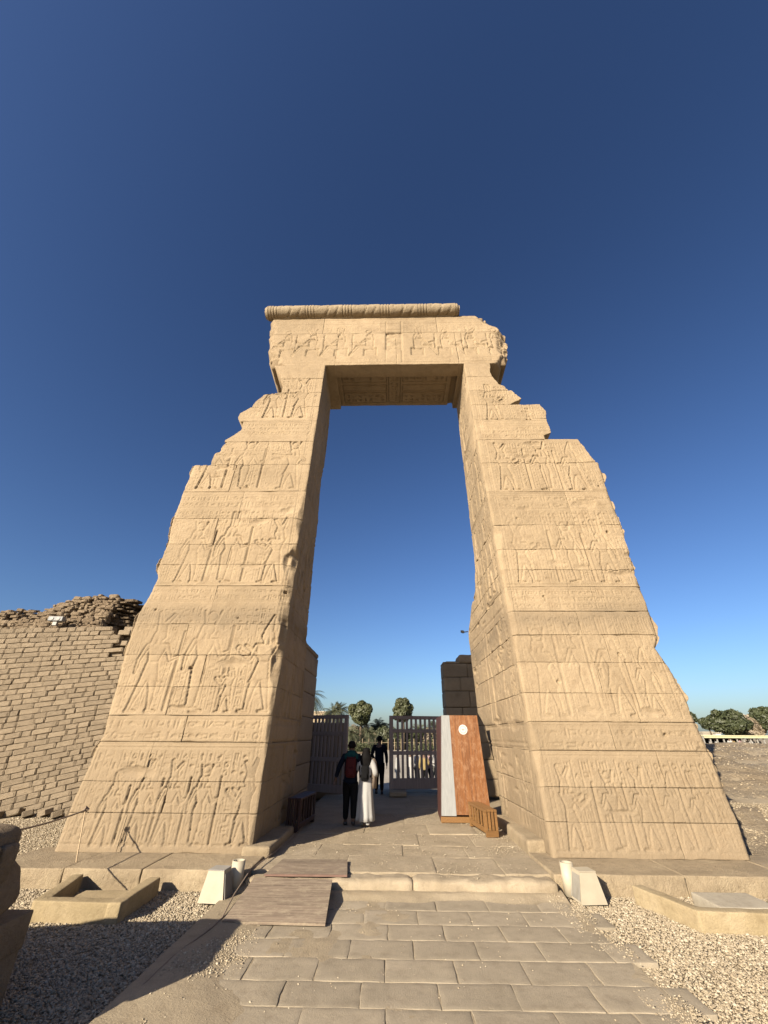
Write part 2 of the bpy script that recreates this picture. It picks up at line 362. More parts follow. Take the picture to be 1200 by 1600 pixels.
def figure(R, x, z, H, face=1, kind='king', crown='disc', dep=0.045, arm='offer', staff=False):
    """one standing figure in sunk relief; (x, z) under its feet, H to the top of the head"""
    r = R.win(x - 0.55 * H, x + 0.55 * H, z - 0.03 * H, z + 1.42 * H)
    if r is None: return
    k, U, V = r; u = (U - x) / H * face; v = (V - z) / H; parts = []
    A = parts.append
    if kind in ('king', 'god'):
        A((1.0, np.minimum(seg(u, v, (.02, .50), (.10, .27), .062, .045), seg(u, v, (.10, .27), (.13, .05), .045, .026))))
        A((0.9, np.minimum(seg(u, v, (-.02, .50), (-.07, .27), .062, .045), seg(u, v, (-.07, .27), (-.12, .05), .045, .026))))
        A((1.0, seg(u, v, (.11, .018), (.22, .012), .022, .012))); A((0.9, seg(u, v, (-.14, .018), (-.03, .012), .022, .012)))
        A((1.1, poly(u, v, [(-.075, .60), (.075, .60), (.13, .40), (.16, .34), (-.10, .37)])))
        A((1.0, poly(u, v, [(-.145, .825), (.145, .825), (.11, .72), (.065, .585), (-.065, .585), (-.10, .72)])))
    else:
        A((1.0, poly(u, v, [(-.12, .82), (.12, .82), (.10, .70), (.055, .60), (.085, .50), (.07, .25), (.05, .05), (-.045, .05), (-.06, .25), (-.085, .48), (-.055, .60), (-.09, .70)])))
        A((1.0, seg(u, v, (.03, .018), (.15, .012), .022, .012)))
    A((1.25, np.minimum(seg(u, v, (.01, .83), (.01, .88), .035, .035), np.hypot((u - .02), (v - .925) * .95) - .062)))
    A((1.15, seg(u, v, (-.045, .95), (-.085, .80), .05, .035)))
    if arm == 'offer':
        A((1.3, np.minimum(seg(u, v, (.13, .79), (.19, .63), .033, .026), seg(u, v, (.19, .63), (.33, .72), .026, .018))))
        A((1.2, np.minimum(seg(u, v, (-.10, .79), (.06, .66), .032, .026), seg(u, v, (.06, .66), (.27, .80), .026, .018))))
        A((1.2, np.hypot(u - .36, v - .77) - .035))
    elif arm == 'staff':
        A((1.3, np.minimum(seg(u, v, (.13, .79), (.22, .62), .033, .026), seg(u, v, (.22, .62), (.31, .66), .026, .018))))
        A((1.2, np.minimum(seg(u, v, (-.13, .79), (-.19, .62), .033, .026), seg(u, v, (-.19, .62), (-.19, .46), .026, .016))))
        A((1.0, seg(u, v, (.32, .03), (.32, .98), .012, .012)))
    else:
        A((1.3, np.minimum(seg(u, v, (.13, .79), (.25, .80), .033, .026), seg(u, v, (.25, .80), (.40, .84), .026, .018))))
        A((1.2, np.minimum(seg(u, v, (-.13, .79), (-.22, .70), .033, .026), seg(u, v, (-.22, .70), (-.12, .60), .026, .016))))
    if crown == 'disc':
        A((1.2, np.hypot(u - .01, v - 1.10) - .065)); A((0.9, seg(u, v, (-.05, 1.0), (-.10, 1.17), .014, .010))); A((0.9, seg(u, v, (.07, 1.0), (.12, 1.17), .014, .010)))
    elif crown == 'plumes':
        A((1.1, seg(u, v, (-.03, 1.02), (-.035, 1.26), .028, .034))); A((1.1, seg(u, v, (.045, 1.02), (.05, 1.26), .028, .034)))
    elif crown == 'tall':
        A((1.1, poly(u, v, [(-.07, .97), (.07, .97), (.05, 1.07), (.14, 1.22), (.09, 1.24), (-.02, 1.10), (-.09, 1.28), (-.125, 1.26)])))
    elif crown == 'white':
        A((1.1, seg(u, v, (0, .99), (-.05, 1.20), .065, .022)))
    s_all = np.min([p[1] for p in parts], axis=0)
    best = np.full(u.shape, -1e9)
    for g, s_ in parts:
        t = np.clip(-s_ * H / (0.055 * min(H, 2.0) / 1.4), 0, 1); t = np.sqrt(np.clip(1 - (1 - t) ** 2, 0, 1))
        best = np.maximum(best, np.where(s_ < 0, -dep + dep * 0.70 * t * min(1.2, g), -1e9))
    R.h[k] = np.where(s_all < 0, best, np.where(s_all * H < 0.012, np.minimum(R.h[k], -dep * 0.35), R.h[k] * np.where(s_all * H < 0.05, .3, 1)))
    if staff or arm == 'staff': pass
def seated(R, x, z, H, face=1, dep=0.05, crown='disc', *_):
    r = R.win(x - 0.7 * H, x + 0.7 * H, z - 0.02, z + 1.5 * H)
    if r is None: return
    k, U, V = r; u = (U - x) / H * face; v = (V - z) / H; P = []
    P.append(poly(u, v, [(-.22, .02), (.12, .02), (.12, .34), (-.22, .38)]))
    P.append(poly(u, v, [(-.15, .80), (.10, .80), (.08, .45), (-.13, .40)]))
    P.append(seg(u, v, (-.05, .42), (.30, .44), .085, .06)); P.append(seg(u, v, (.30, .43), (.48, .06), .055, .03)); P.append(seg(u, v, (.47, .03), (.60, .02), .025, .02))
    P.append(np.hypot(u - .0, v - .92) - .075); P.append(seg(u, v, (-.06, .95), (-.11, .78), .055, .04))
    P.append(seg(u, v, (.08, .75), (.22, .55), .035, .03)); P.append(seg(u, v, (.22, .55), (.42, .66), .03, .02)); P.append(seg(u, v, (.42, .1), (.44, .98), .012, .012))
    if crown == 'disc': P.append(np.hypot(u, v - 1.12) - .085)
    elif crown == 'plumes': P.append(seg(u, v, (-.03, 1.0), (-.05, 1.3), .035, .04)); P.append(seg(u, v, (.06, 1.0), (.07, 1.3), .035, .04))
    else: P.append(poly(u, v, [(-.08, 1.0), (.08, 1.0), (.20, 1.24), (.13, 1.26), (-.02, 1.1), (-.10, 1.3)]))
    s_all = np.min(P, axis=0); best = np.full(u.shape, -1e9)
    for i, s_ in enumerate(P):
        t = np.clip(-s_ * H / .05, 0, 1); t = np.sqrt(1 - (1 - t) ** 2)
        best = np.maximum(best, np.where(s_ < 0, -dep + dep * (.6 + .05 * i) * t, -1e9))
    R.h[k] = np.where(s_all < 0, best, R.h[k])
def glyph(R, x, z, s, dep=0.016, rr=rnd):
    r = R.win(x - s * .6, x + s * .6, z - s * .6, z + s * .6)
    if r is None: return
    k, U, V = r; u = (U - x) / s; v = (V - z) / s; t = rr.randrange(10); f = rr.choice((-1, 1)); u = u * f
    if t == 0: d = np.abs(np.hypot(u, v) - .28) - .09
    elif t == 1: d = np.minimum(seg(u, v, (-.4, .12), (.4, .12), .07, .07), seg(u, v, (-.4, -.18), (.4, -.18), .07, .07))
    elif t == 2: d = np.minimum(np.minimum(seg(u, v, (-.2, .0), (.22, -.12), .17, .07), np.hypot(u + .25, v - .24) - .12), np.minimum(seg(u, v, (-.1, -.1), (-.08, -.42), .05, .05), seg(u, v, (-.1, -.43), (.12, -.43), .04, .04)))
    elif t == 3: d = np.minimum(seg(u, v, (-.2, -.4), (-.2, .4), .08, .11), seg(u, v, (.18, -.4), (.18, .4), .08, .11))
    elif t == 4: d = np.abs(np.maximum(np.abs(u) - .32, np.abs(v) - .22)) - .07
    elif t == 5: d = np.abs(v - .09 * np.sign(np.sin(u * 22))) - .06; d = np.maximum(d, np.abs(u) - .42)
    elif t == 6: d = np.minimum(seg(u, v, (-.1, -.4), (-.12, .25), .1, .13), seg(u, v, (-.1, -.2), (.25, -.4), .09, .07))
    elif t == 7: d = np.maximum(np.hypot(u, v + .15) - .38, -(v + .15))
    elif t == 8: d = np.minimum(np.hypot(u, v - .25) - .14, seg(u, v, (0, .1), (0, -.42), .06, .06)); d = np.minimum(d, seg(u, v, (-.2, .02), (.2, .02), .05, .05))
    else: d = np.minimum(seg(u, v, (-.38, -.2), (.0, .25), .07, .07), seg(u, v, (.0, .25), (.35, -.25), .07, .07))
    R.h[k] = np.where(d < 0, np.minimum(R.h[k], -dep), R.h[k])
def columns(R, u0, u1, v0, v1, wd=0.17, dep=0.014, skip=0.1, lines=True):
    n = max(1, int(round((u1 - u0) / wd))); w = (u1 - u0) / n
    for i in range(n + 1):
        if lines and i < n + 1: R.line((u0 + i * w, v0), (u0 + i * w, v1), 0.008, dep)
        if i == n: break
        v = v1 - w * .55
        while v > v0 + w * .45:
            if rnd.random() > skip: glyph(R, u0 + (i + .5) * w, v, w * .78, dep * 1.15)
            v -= w * rnd.uniform(.72, .98)
def textband(R, u0, u1, v0, v1, dep=0.014):
    R.line((u0, v0), (u1, v0), .009, .010); R.line((u0, v1), (u1, v1), .009, .010)
    h = v1 - v0; n = max(1, int(round(h / .17))); q = h / n
    for k in range(n):
        u = u0 + .1
        while u < u1 - .1:
            glyph(R, u, v0 + (k + .5) * q + rnd.uniform(-.04, .04) * q, q * rnd.uniform(.72, .92), dep); u += q * rnd.uniform(.5, .85)

# ------------------------------------------------------------------ carved stone block faces
def interp(tab):
    z = [t[0] for t in tab]; x = [t[1] for t in tab]
    return lambda v: np.interp(v, z, x)
JW = 0.0008
def face_grid(ua, ub, v0, v1, res, height, place, depth, seed, edge=0.03, edges=(1, 1, 1, 1)):
    """a carved face of one block: u from ua(v) to ub(v), v0..v1; place(u, v, w) -> xyz, w outwards. edges: which sides (left, right, bottom, top) are joints"""
    nv = max(3, int((v1 - v0) / res)); vv = np.linspace(v0 + JW, v1 - JW, nv)
    vv = np.sort(np.concatenate([vv, [v0 + JW + .0085, v0 + JW + .0095, v1 - JW - .0085, v1 - JW - .0095]]))
    A = ua(vv); B = ub(vv); wid = (B - A).max(); nu = max(3, int(wid / res)); t = np.linspace(0, 1, nu)
    e = .0085 / max(wid, .1); t = np.sort(np.concatenate([t, [e, e * 1.12, 1 - e * 1.12, 1 - e]]))
    T, V = np.meshgrid(t, vv, indexing='ij'); a = A[None, :] + (.0008 if edges[0] else 0); b = B[None, :] - (.0008 if edges[1] else 0)
    U = a + (b - a) * T
    h = height(U, V)
    nz = vn(U * 5, V * 5, seed * 1.7, 5) * .5 + .5; wear = .0005 + .03 * np.clip(fbm(U * 2.2, V * 2.2, seed * .9, 3, 9) - .24, 0, 1) * 2.2
    du = np.full(U.shape, 9.)
    if edges[0]: du = np.minimum(du, U - a)
    if edges[1]: du = np.minimum(du, b - U)
    if edges[2]: du = np.minimum(du, V - (v0 + JW))
    if edges[3]: du = np.minimum(du, (v1 - JW) - V)
    gr = np.clip(.30 + 1.9 * fbm(U * 1.3, V * 1.3, seed * .4, 3, 15), .0, 1.3)
    h = h - (wear * 1.5) * np.clip(1 - du / (.007 + wear * nz), 0, 1) - .011 * gr * (du < .009)
    off = vn(seed * 3.3, 1.1, .5, 3) * .002
    h = h + off
    P = np.stack(place(U, V, h), -1); n0, n1 = U.shape
    I = np.arange(n0 * n1).reshape(n0, n1)
    q = np.stack([I[:-1, :-1], I[1:, :-1], I[1:, 1:], I[:-1, 1:]], -1).reshape(-1, 4)
    ring = np.concatenate([I[:, 0], I[-1, 1:], I[-2::-1, -1], I[0, -2:0:-1]])
    Pb = np.stack(place(U, V, np.full(U.shape, -depth)), -1).reshape(-1, 3)[ring]
    P = P.reshape(-1, 3); nb = len(P); m_ = len(ring); k = np.arange(m_)
    q2 = np.stack([ring[k], nb + k, nb + (k + 1) % m_, ring[(k + 1) % m_]], -1)
    return np.concatenate([P, Pb]), np.concatenate([q, q2])
def add_stone(parent, parts, m, name='stone'):
    off = 0; V = []; Q = []
    for p, q in parts: V.append(p); Q.append(q + off); off += len(p)
    return obj(name, mesh(name, np.concatenate(V), np.concatenate(Q), m), parent)

yf = lambda v: YB + (np.asarray(v) - PZ) * BAT
XL, XR = -2.22, 2.45
Z_SOFF = 12.72

def pro(pts):   # outline pixels -> (z, x) table on the battered front
    t = sorted([(front(*p)[1], front(*p)[0]) for p in pts]); return t
LEFT_OUT = [(79, 1337), (114, 1245), (128, 1215), (150, 1165), (158, 1150), (166, 1118), (172, 1095), (196, 1010), (214, 960), (236, 920), (243, 905), (244, 890), (262, 845), (268, 815), (284, 768), (302, 726)]
RIGHT_OUT = [(1177, 1346), (1156, 1285), (1110, 1172), (1085, 1120), (1072, 1088), (1050, 1045), (1026, 1012), (1030, 996), (1020, 965), (1002, 917), (990, 880), (986, 862), (972, 820), (952, 770), (943, 740), (934, 715), (921, 686)]
LO, RO = interp(pro(LEFT_OUT)), interp(pro(RIGHT_OUT))
def fz(x, y): return float(front(x, y)[1])
def fx(x, y): return float(front(x, y)[0])
rag = lambda v, s, a=.045: a * fbm(np.asarray(v) * 4.5, s, 0, 4, 33) + a * .7 * np.sign(vn(np.asarray(v) * 3.1, s, 0, 21)) * np.abs(vn(np.asarray(v) * 3.1, s, 0, 21)) ** .5

# erosion of the two front inner corners (how far the corner is knocked back, by height)
def corner(side):
    if side < 0:
        tab = [(0, .02), (.9, .025), (1.6, .03), (2.0, .06), (2.6, .06), (3.1, .13), (3.6, .14), (4.1, .16), (4.6, .13), (5.1, .16), (5.5, .15), (5.9, .06), (6.3, .09), (6.8, .05), (7.2, .02), (9, .012), (9.6, .03), (9.9, .012), (13, .012)]
    else:
        tab = [(0, .015), (.5, .03), (1.1, .05), (1.6, .09), (2.0, .02), (2.6, .02), (3.5, .025), (4.0, .05), (4.8, .02), (5.6, .03), (6.0, .06), (6.6, .015), (7.2, .008), (13, .012)]
    f = interp(tab)
    return lambda v: f(v) * np.clip(1 + 1.3 * fbm(np.asarray(v) * 2.2, side * 3.3, 0, 4, 71), .1, 3)
CORN = {-1: corner(-1), 1: corner(1)}

def draw_front(side):
    R = Relief(*((-5.8, -2.0) if side < 0 else (2.2, 6.2)), 0.0, 13.2)
    E = (-5.6, XL - .08) if side < 0 else (XR + .08, 5.7)
    inner = XL if side < 0 else XR
    def P(px, py): return front(px, py)
    f = -1 if side < 0 else 1
    # registers: lines
    if side < 0:
        lines = [1322, 1163, 1168, 1120, 1124, 940, 917, 912, 770, 765, 658, 654]
    else:
        lines = [1330, 1180, 1176, 1133, 1129, 955, 918, 913, 771, 766, 662, 657]
    xr = 350 if side < 0 else 900
    for yy in lines:
        z = fz(xr, yy); R.line((E[0], z), (E[1], z), .010, .012)
    # bands of writing
    bands = [(1160, 1122), (938, 919), (793, 774), (680, 662)] if side < 0 else [(1173, 1136), (952, 921), (795, 774), (683, 665)]
    for a, b in bands: textband(R, E[0], E[1], fz(xr, a), fz(xr, b), .014)
    # vertical framing line beside the passage
    for d in (.14, .20): R.line((inner + f * d, .3), (inner + f * d, 12.6), .009, .016)
    zc = .35
    while zc < 12.5:
        glyph(R, inner + f * .17 + f * .0, zc, .085, .010); zc += rnd.uniform(.09, .14)
    # background writing
    def reg(ybot, ytop, split):      # glyph columns in the top part of a register, lower parts sparser
        z0, z1 = fz(xr, ybot), fz(xr, ytop); zs = z0 + (z1 - z0) * split
        a, b = (E[0] + .1, inner - .28) if side < 0 else (inner + .28, E[1] - .1)
        columns(R, a, b, z0 + .05, zs, .125, .011, .15)
        columns(R, a, b, zs, z1 - .04, .15, .018, .08)
        n = int((b - a) / 1.3)
        for i in range(n + 1):
            u = a + (b - a) * (i + rnd.uniform(.2, .8)) / (n + 1); columns(R, u, u + .3, z0 + .06, z0 + (zs - z0) * rnd.uniform(.5, .95), .15, .016, .15)
    if side < 0:
        reg(1322, 1170, .66); reg(1118, 945, .68); reg(910, 795, .66); reg(763, 690, .62); reg(652, 590, .6)
    else:
        reg(1330, 1184, .66); reg(1127, 960, .68); reg(911, 797, .66); reg(764, 690, .62); reg(655, 600, .6)
    def fig(px, pyf, pyh, face, kind, crown, arm):
        x, z = P(px, pyf); x2, z2 = P(px, pyh); figure(R, x, z, z2 - z, face, kind, crown, (.055 if side < 0 else .047) if z < 5 else .070, arm)
    if side < 0:
        for a in [(150, 1322, 1226, 1, 'god', 'white', 'staff'), (200, 1322, 1215, 1, 'god', 'plumes', 'staff'), (245, 1322, 1213, 1, 'god', 'tall', 'staff'), (296, 1322, 1212, 1, 'goddess', 'disc', 'staff'), (372, 1322, 1212, -1, 'king', 'tall', 'offer'),
                  (212, 1113, 985, 1, 'god', 'tall', 'staff'), (292, 1113, 975, 1, 'goddess', 'disc', 'staff'), (348, 1113, 1045, -1, 'king', 'disc', 'offer'), (398, 1113, 985, -1, 'king', 'white', 'offer'),
                  (285, 910, 828, 1, 'god', 'disc', 'staff'), (342, 910, 822, 1, 'goddess', 'plumes', 'staff'), (422, 910, 828, -1, 'king', 'tall', 'offer'),
                  (318, 763, 700, 1, 'god', 'white', 'staff'), (374, 763, 700, 1, 'goddess', 'disc', 'staff'), (450, 763, 700, -1, 'king', 'disc', 'hang'),
                  (466, 652, 604, -1, 'king', 'tall', 'offer'), (420, 652, 608, 1, 'god', 'disc', 'staff')]: fig(*a)
    else:
        for a in [(905, 1330, 1222, 1, 'king', 'tall', 'offer'), (980, 1330, 1222, -1, 'goddess', 'disc', 'staff'), (1030, 1330, 1225, -1, 'god', 'tall', 'staff'), (1080, 1330, 1228, -1, 'god', 'white', 'staff'), (1122, 1330, 1232, -1, 'goddess', 'plumes', 'staff'),
                  (865, 1120, 1000, 1, 'king', 'disc', 'offer'), (935, 1120, 992, -1, 'goddess', 'disc', 'staff'), (985, 1120, 995, -1, 'god', 'plumes', 'staff'), (1035, 1120, 1030, -1, 'god', 'white', 'staff'),
                  (825, 910, 835, 1, 'king', 'tall', 'offer'), (908, 910, 828, -1, 'goddess', 'disc', 'staff'), (962, 910, 832, -1, 'god', 'plumes', 'staff'),
                  (796, 765, 706, 1, 'king', 'tall', 'offer'), (862, 765, 700, -1, 'goddess', 'disc', 'staff'), (910, 765, 703, -1, 'god', 'white', 'staff'),
                  (772, 655, 612, 1, 'king', 'plumes', 'offer'), (828, 655, 640, -1, 'king', 'disc', 'hang')]: fig(*a)
    # offerings and holes
    for _ in range(8):
        u = rnd.uniform(*E); v = rnd.uniform(.5, 8); r = R.win(u - .1, u + .1, v - .1, v + .1)
        if r:
            k, U, V = r; d = np.hypot(U - u, (V - v)) - rnd.uniform(.015, .035) * (1 + .3 * fbm(U * 20, V * 20, 0, 2)); R.h[k] = np.where(d < 0, -.07, R.h[k])
    # long chipped patches
    for _ in range(12):
        u = rnd.uniform(*E); v = rnd.uniform(.5, 10); L = rnd.uniform(.15, .45); hh = rnd.uniform(.04, .14)
        r = R.win(u - L, u + L, v - hh * 1.5, v + hh * 1.5)
        if r:
            k, U, V = r; d = np.hypot((U - u) / L, (V - v) / hh) + .5 * fbm(U * 7, V * 7, 0, 4, 5); R.h[k] = np.where(d < .8, np.minimum(R.h[k] * .4, -.035 * (1 - d / .9) - .012), R.h[k])
    return R

def front_height(R, side):
    inner = XL if side < 0 else XR
    def h(U, V):
        r = R.sample(U, V)
        soft = np.clip(.85 + 1.1 * fbm(U * .8, V * .8, side, 3, 3), .5, 1.15) * (1 if side < 0 else .8 + .2 * ss(2.5, 5.0, V))         # how worn the carving is
        e = CORN[1 if side > 0 else -1](V)
        d = np.abs(U - inner); wdt = e * 1.25 + .015
        r = r * soft - e * np.clip(1 - d / (wdt * (.8 + .6 * vn(V * 3.2, U * 9, side, 44))), 0, 1) ** 1.2
        lum = .008 * fbm(U * .9, V * .9, side * 2, 3, 1) + .004 * fbm(U * 14, V * 14, 0, 3, 8)
        # the outer ragged rim falls away
        o = LO(V) if side < 0 else RO(V); dr = np.abs(U - o)
        lum = lum - .06 * np.clip(1 - dr / (.04 + .07 * (vn(V * 3, 1, side, 4) + 1) / 2), 0, 1) ** 2 * (V < 9)
        return r + lum
    return h
place_front = lambda u, v, w: (u, yf(v) - w, v + w * BAT)
def place_reveal(side):
    if side < 0: return lambda u, v, w: (XL + w, -u, v)        # the left reveal looks towards +x, so u runs backwards
    return lambda u, v, w: (XR - w, u, v)

REAR = {1: interp([(0, 11.3), (1.0, 11.4), (2.0, 12.1), (2.4, 13.0), (4.7, 13.25), (5.0, 12.7), (5.3, 12.3), (5.55, 11.5), (6.5, 11.15), (13, 11.2)]),
        -1: interp([(0, 10.8), (2.3, 11.0), (4.3, 10.6), (9, 10.6), (10, 10.8), (13, 10.9)])}
def draw_reveal(side):
    R = Relief(7.5, 13.6, 0, 13.2) if side > 0 else Relief(-13.6, -7.5, 0, 13.2)
    sgn = 1 if side > 0 else -1
    for zc in [1.62, 1.70, 2.0, 2.05, 4.30, 4.62, 4.70, 7.20, 7.28, 9.85, 9.92, 12.2]:
        a, b = sorted((sgn * 7.6, sgn * 13.4)); R.line((a, zc), (b, zc), .011, .02)
    for z0, z1 in ((2.1, 4.25), (4.75, 7.15), (7.35, 9.8), (10.0, 12.15), (.35, 1.6)):
        for i in range(2):
            y = (9.35 + i * 1.15 + rnd.uniform(-.1, .1)); figure(R, sgn * y, z0 + .04, (z1 - z0) * .74, rnd.choice((-1, 1)), rnd.choice(('king', 'goddess')), rnd.choice(('disc', 'tall', 'plumes')), .06, rnd.choice(('offer', 'staff')))
        for y in (8.6, 9.85, 11.2, 12.2):
            a, b = sorted((sgn * y, sgn * (y + .32))); columns(R, a, b, z0 + .05, z1 - .05, .16, .020, .1)
        for y in (8.45, 11.0): R.line((sgn * y, z0), (sgn * y, z1), .02, .03)
    # rows of raised vertical mouldings next to the corner
    for d in (.12, .2, .34, .42):
        R.line((sgn * (8.05 + d), .3), (sgn * (9.3 + d), 12.6), .012, .025)
    for _ in range(26):
        u = sgn * rnd.uniform(8.4, 13); v = rnd.uniform(.4, 6); L = rnd.uniform(.05, .4); hh = rnd.uniform(.02, .10)
        r = R.win(u - L, u + L, v - hh * 1.5, v + hh * 1.5)
        if r:
            k, U, V = r; d = np.hypot((U - u) / L, (V - v) / hh) + .5 * fbm(U * 7, V * 7, 0, 4, 5); R.h[k] = np.where(d < .8, np.minimum(R.h[k], -.05 * (1 - d / .9) - .015), R.h[k])
    return R

gate = thing('stone_gateway', 'tall sandstone temple gateway covered in carved figures, standing alone against the blue sky', 'gateway', (0, 8, 0))
gate_inv = Matrix.Translation((0, -8, 0))
def part_obj(name, me, parent):
    o = obj(name, me, parent); o.matrix_parent_inverse = gate_inv if parent is gate else Matrix.Identity(4); return o

def courses(side):
    x = 350 if side < 0 else 900
    ys = [1335, 1272, 1222, 1160, 1118, 1073, 1023, 975, 915, 882, 850, 810, 768] if side < 0 else [1345, 1285, 1230, 1173, 1128, 1083, 1035, 992, 955, 917, 890, 858, 820, 768]
    z = [fz(x, y) for y in ys]; z[0] = PZ
    z += [8.26, 9.13, 9.98, 10.62, 11.3, 12.0, Z_SOFF]
    return z
def outer(side, z0, z1, i):
    """outer edge of a course as a function of height"""
    if side < 0:
        if z0 >= 11.9: return lambda v: np.interp(v, [11.9, 12.3, 12.8], [-3.62, -3.72, -3.95]) + rag(v, 7, .05)
        if z0 >= 11.2: return lambda v: np.interp(v, [11.3, 11.7, 12.0], [-3.52, -3.50, -3.62]) + rag(v, 6, .04)
        if z0 >= 10.5: return lambda v: np.interp(v, [10.6, 10.9, 11.2, 11.32], [-4.35, -4.25, -4.0, -3.62]) + rag(v, 5, .04)
        if z0 >= 9.9: return lambda v: np.interp(v, [9.95, 10.1, 10.35, 10.6], [-4.50, -4.62, -4.58, -4.35]) + rag(v, 4, .03)
        if z0 >= 9.0: return lambda v: np.interp(v, [9.1, 9.2, 9.6, 9.8, 10.0], [-4.78, -4.80, -4.42, -4.42, -4.40]) + rag(v, 3, .02)
        if z0 >= 8.2: return lambda v: np.interp(v, [8.2, 8.7, 8.75, 9.0, 9.15], [-4.98, -4.98, -4.85, -4.80, -4.70]) + rag(v, 2, .02)
        return lambda v: LO(v) + rag(v, 1) * (np.asarray(v) > .5)
    if z0 >= 11.9: return lambda v: np.interp(v, [11.9, 12.3, 12.8], [3.30, 3.28, 3.32]) + rag(v, 17, .03)
    if z0 >= 11.2: return lambda v: np.interp(v, [11.25, 11.5, 11.6, 12.05], [3.75, 3.60, 3.42, 3.30]) + rag(v, 16, .03)
    if z0 >= 10.5: return lambda v: np.interp(v, [10.6, 10.9, 11.25], [3.62, 3.98, 3.78]) + rag(v, 15, .04)
    if z0 >= 9.9: return lambda v: np.interp(v, [9.9, 10.3, 10.6], [4.55, 4.62, 4.52]) + rag(v, 14, .02)
    if z0 >= 9.0: return lambda v: np.interp(v, [9.1, 9.3, 9.4, 9.9], [4.36, 4.36, 4.58, 4.58]) + rag(v, 13, .02)
    if z0 >= 8.2: return lambda v: np.interp(v, [8.2, 8.5, 9.15], [5.52, 5.42, 5.26]) + rag(v, 12, .015)
    return lambda v: RO(v) + rag(v, 11) * (np.asarray(v) > .5)

for side in (-1, 1):
    RF, RR = draw_front(side), draw_reveal(side)
    hf = front_height(RF, side); zs = courses(side); inner = XL if side < 0 else XR
    sgn = side; prv = place_reveal(side)
    def hr(U, V, RR=RR, side=side):
        d = np.abs(U) - yf(V) - CORN[side](V); rear = REAR[side](V) - np.abs(U)
        soft = np.clip(.75 + .9 * fbm(U * .9, V * .9, side, 3, 13), .35, 1.1)
        return RR.sample(U, V) * soft + .018 * fbm(U * 1.6, V * 1.6, side, 4, 2) + .006 * fbm(U * 9, V * 9, 0, 3, 8) - .03 * np.clip(1 - d / .06, 0, 1) - .12 * np.clip(1 - rear / .15, 0, 1) ** 2
    # solid body of the jamb behind the facing stones
    V = []; Q = []; n = 0
    zz = np.concatenate([np.linspace(a + .001, b - .001, 5) for a, b in zip(zs[:-1], zs[1:])]); rows = []
    for j in range(len(zs) - 1):
        of = outer(side, zs[j], zs[j + 1], j)
        for z in np.linspace(zs[j] + .001, zs[j + 1] - .001, 5):
            xo = float(of(z)) - side * .06; y0 = float(yf(z)) + .28; y1 = float(REAR[side](z)) - .03; xi = inner + side * .28
            ys_ = np.linspace(y0, y1, 10); row = [(xi, y, z) for y in ys_] + [(xo + side * .07 * float(fbm(y * 2, z * 2, side, 3, 4)), y, z) for y in ys_[::-1]]
            rows.append(row)
    body = MB()
    if side > 0: rows = [r[::-1] for r in rows]
    body.loft(rows); ob = part_obj('jamb', mesh('jamb', body.v, body.f, M['sandcore']), gate)
    ob['label'] = 'left jamb of the gateway, its passage side in shade' if side < 0 else 'right jamb of the gateway, its passage side sunlit'
    for j in range(len(zs) - 1):
        z0, z1 = zs[j], zs[j + 1]; of = outer(side, z0, z1, j); res = .0135 if z0 < 5 else .018
        om = float(of((z0 + z1) / 2)); span = abs(om - inner); nb = max(1, int(round(span / 1.6)))
        cuts = [inner + side * span * (k + (.0 if j % 2 else .32)) / nb for k in range(1, nb)] if nb > 1 else []
        cuts = [c_ + rnd.uniform(-.1, .1) for c_ in cuts]
        bounds = [inner] + cuts + [None]
        ycut = 9.9 + (.35 if j % 2 else -.25) + z0 * .03
        for k in range(len(bounds) - 1):
            a, b = bounds[k], bounds[k + 1]; last = b is None; first = k == 0
            f_in = (lambda v, a=a: np.full(np.shape(v), a)); f_out = of if last else (lambda v, b=b: np.full(np.shape(v), b))
            ua, ub = (f_out, f_in) if side < 0 else (f_in, f_out)
            ed = ((not last, not first, 1, 1) if side < 0 else (not first, not last, 1, 1))
            parts = [face_grid(ua, ub, z0, z1, res, hf, place_front, .9 if last else .3, j * 13 + k + side * 50, edges=ed)]
            if first:   # the corner stone turns into the passage
                f0 = lambda v: yf(v) + CORN[side](v); f1 = lambda v: np.full(np.shape(v), ycut)
                A, B = (f0, f1) if side > 0 else ((lambda v: -f1(v)), (lambda v: -f0(v)))
                parts.append(face_grid(A, B, z0, z1, .022, hr, prv, .3, j * 7 + side, edges=((0, 1, 1, 1) if side > 0 else (1, 0, 1, 1))))
            add_stone(ob, parts, M['sand'])
        rear = REAR[side]; yr = float(rear((z0 + z1) / 2)); ncut = 1 if yr - ycut < 1.3 else 2
        ycs = [ycut + (yr - ycut) * q / ncut for q in range(ncut)]
        for q in range(ncut):
            f0 = (lambda v, c=ycs[q]: np.full(np.shape(v), c)); f1 = (lambda v: rear(v) + .03 * fbm(np.asarray(v) * 5, 3, 0, 3)) if q == ncut - 1 else (lambda v, c=ycs[q + 1]: np.full(np.shape(v), c))
            A, B = (f0, f1) if side > 0 else ((lambda v, f1=f1: -f1(v)), (lambda v, f0=f0: -f0(v)))
            add_stone(ob, [face_grid(A, B, z0, z1, .024, hr, prv, .3, j * 7 + q + side * 9)], M['sand'])

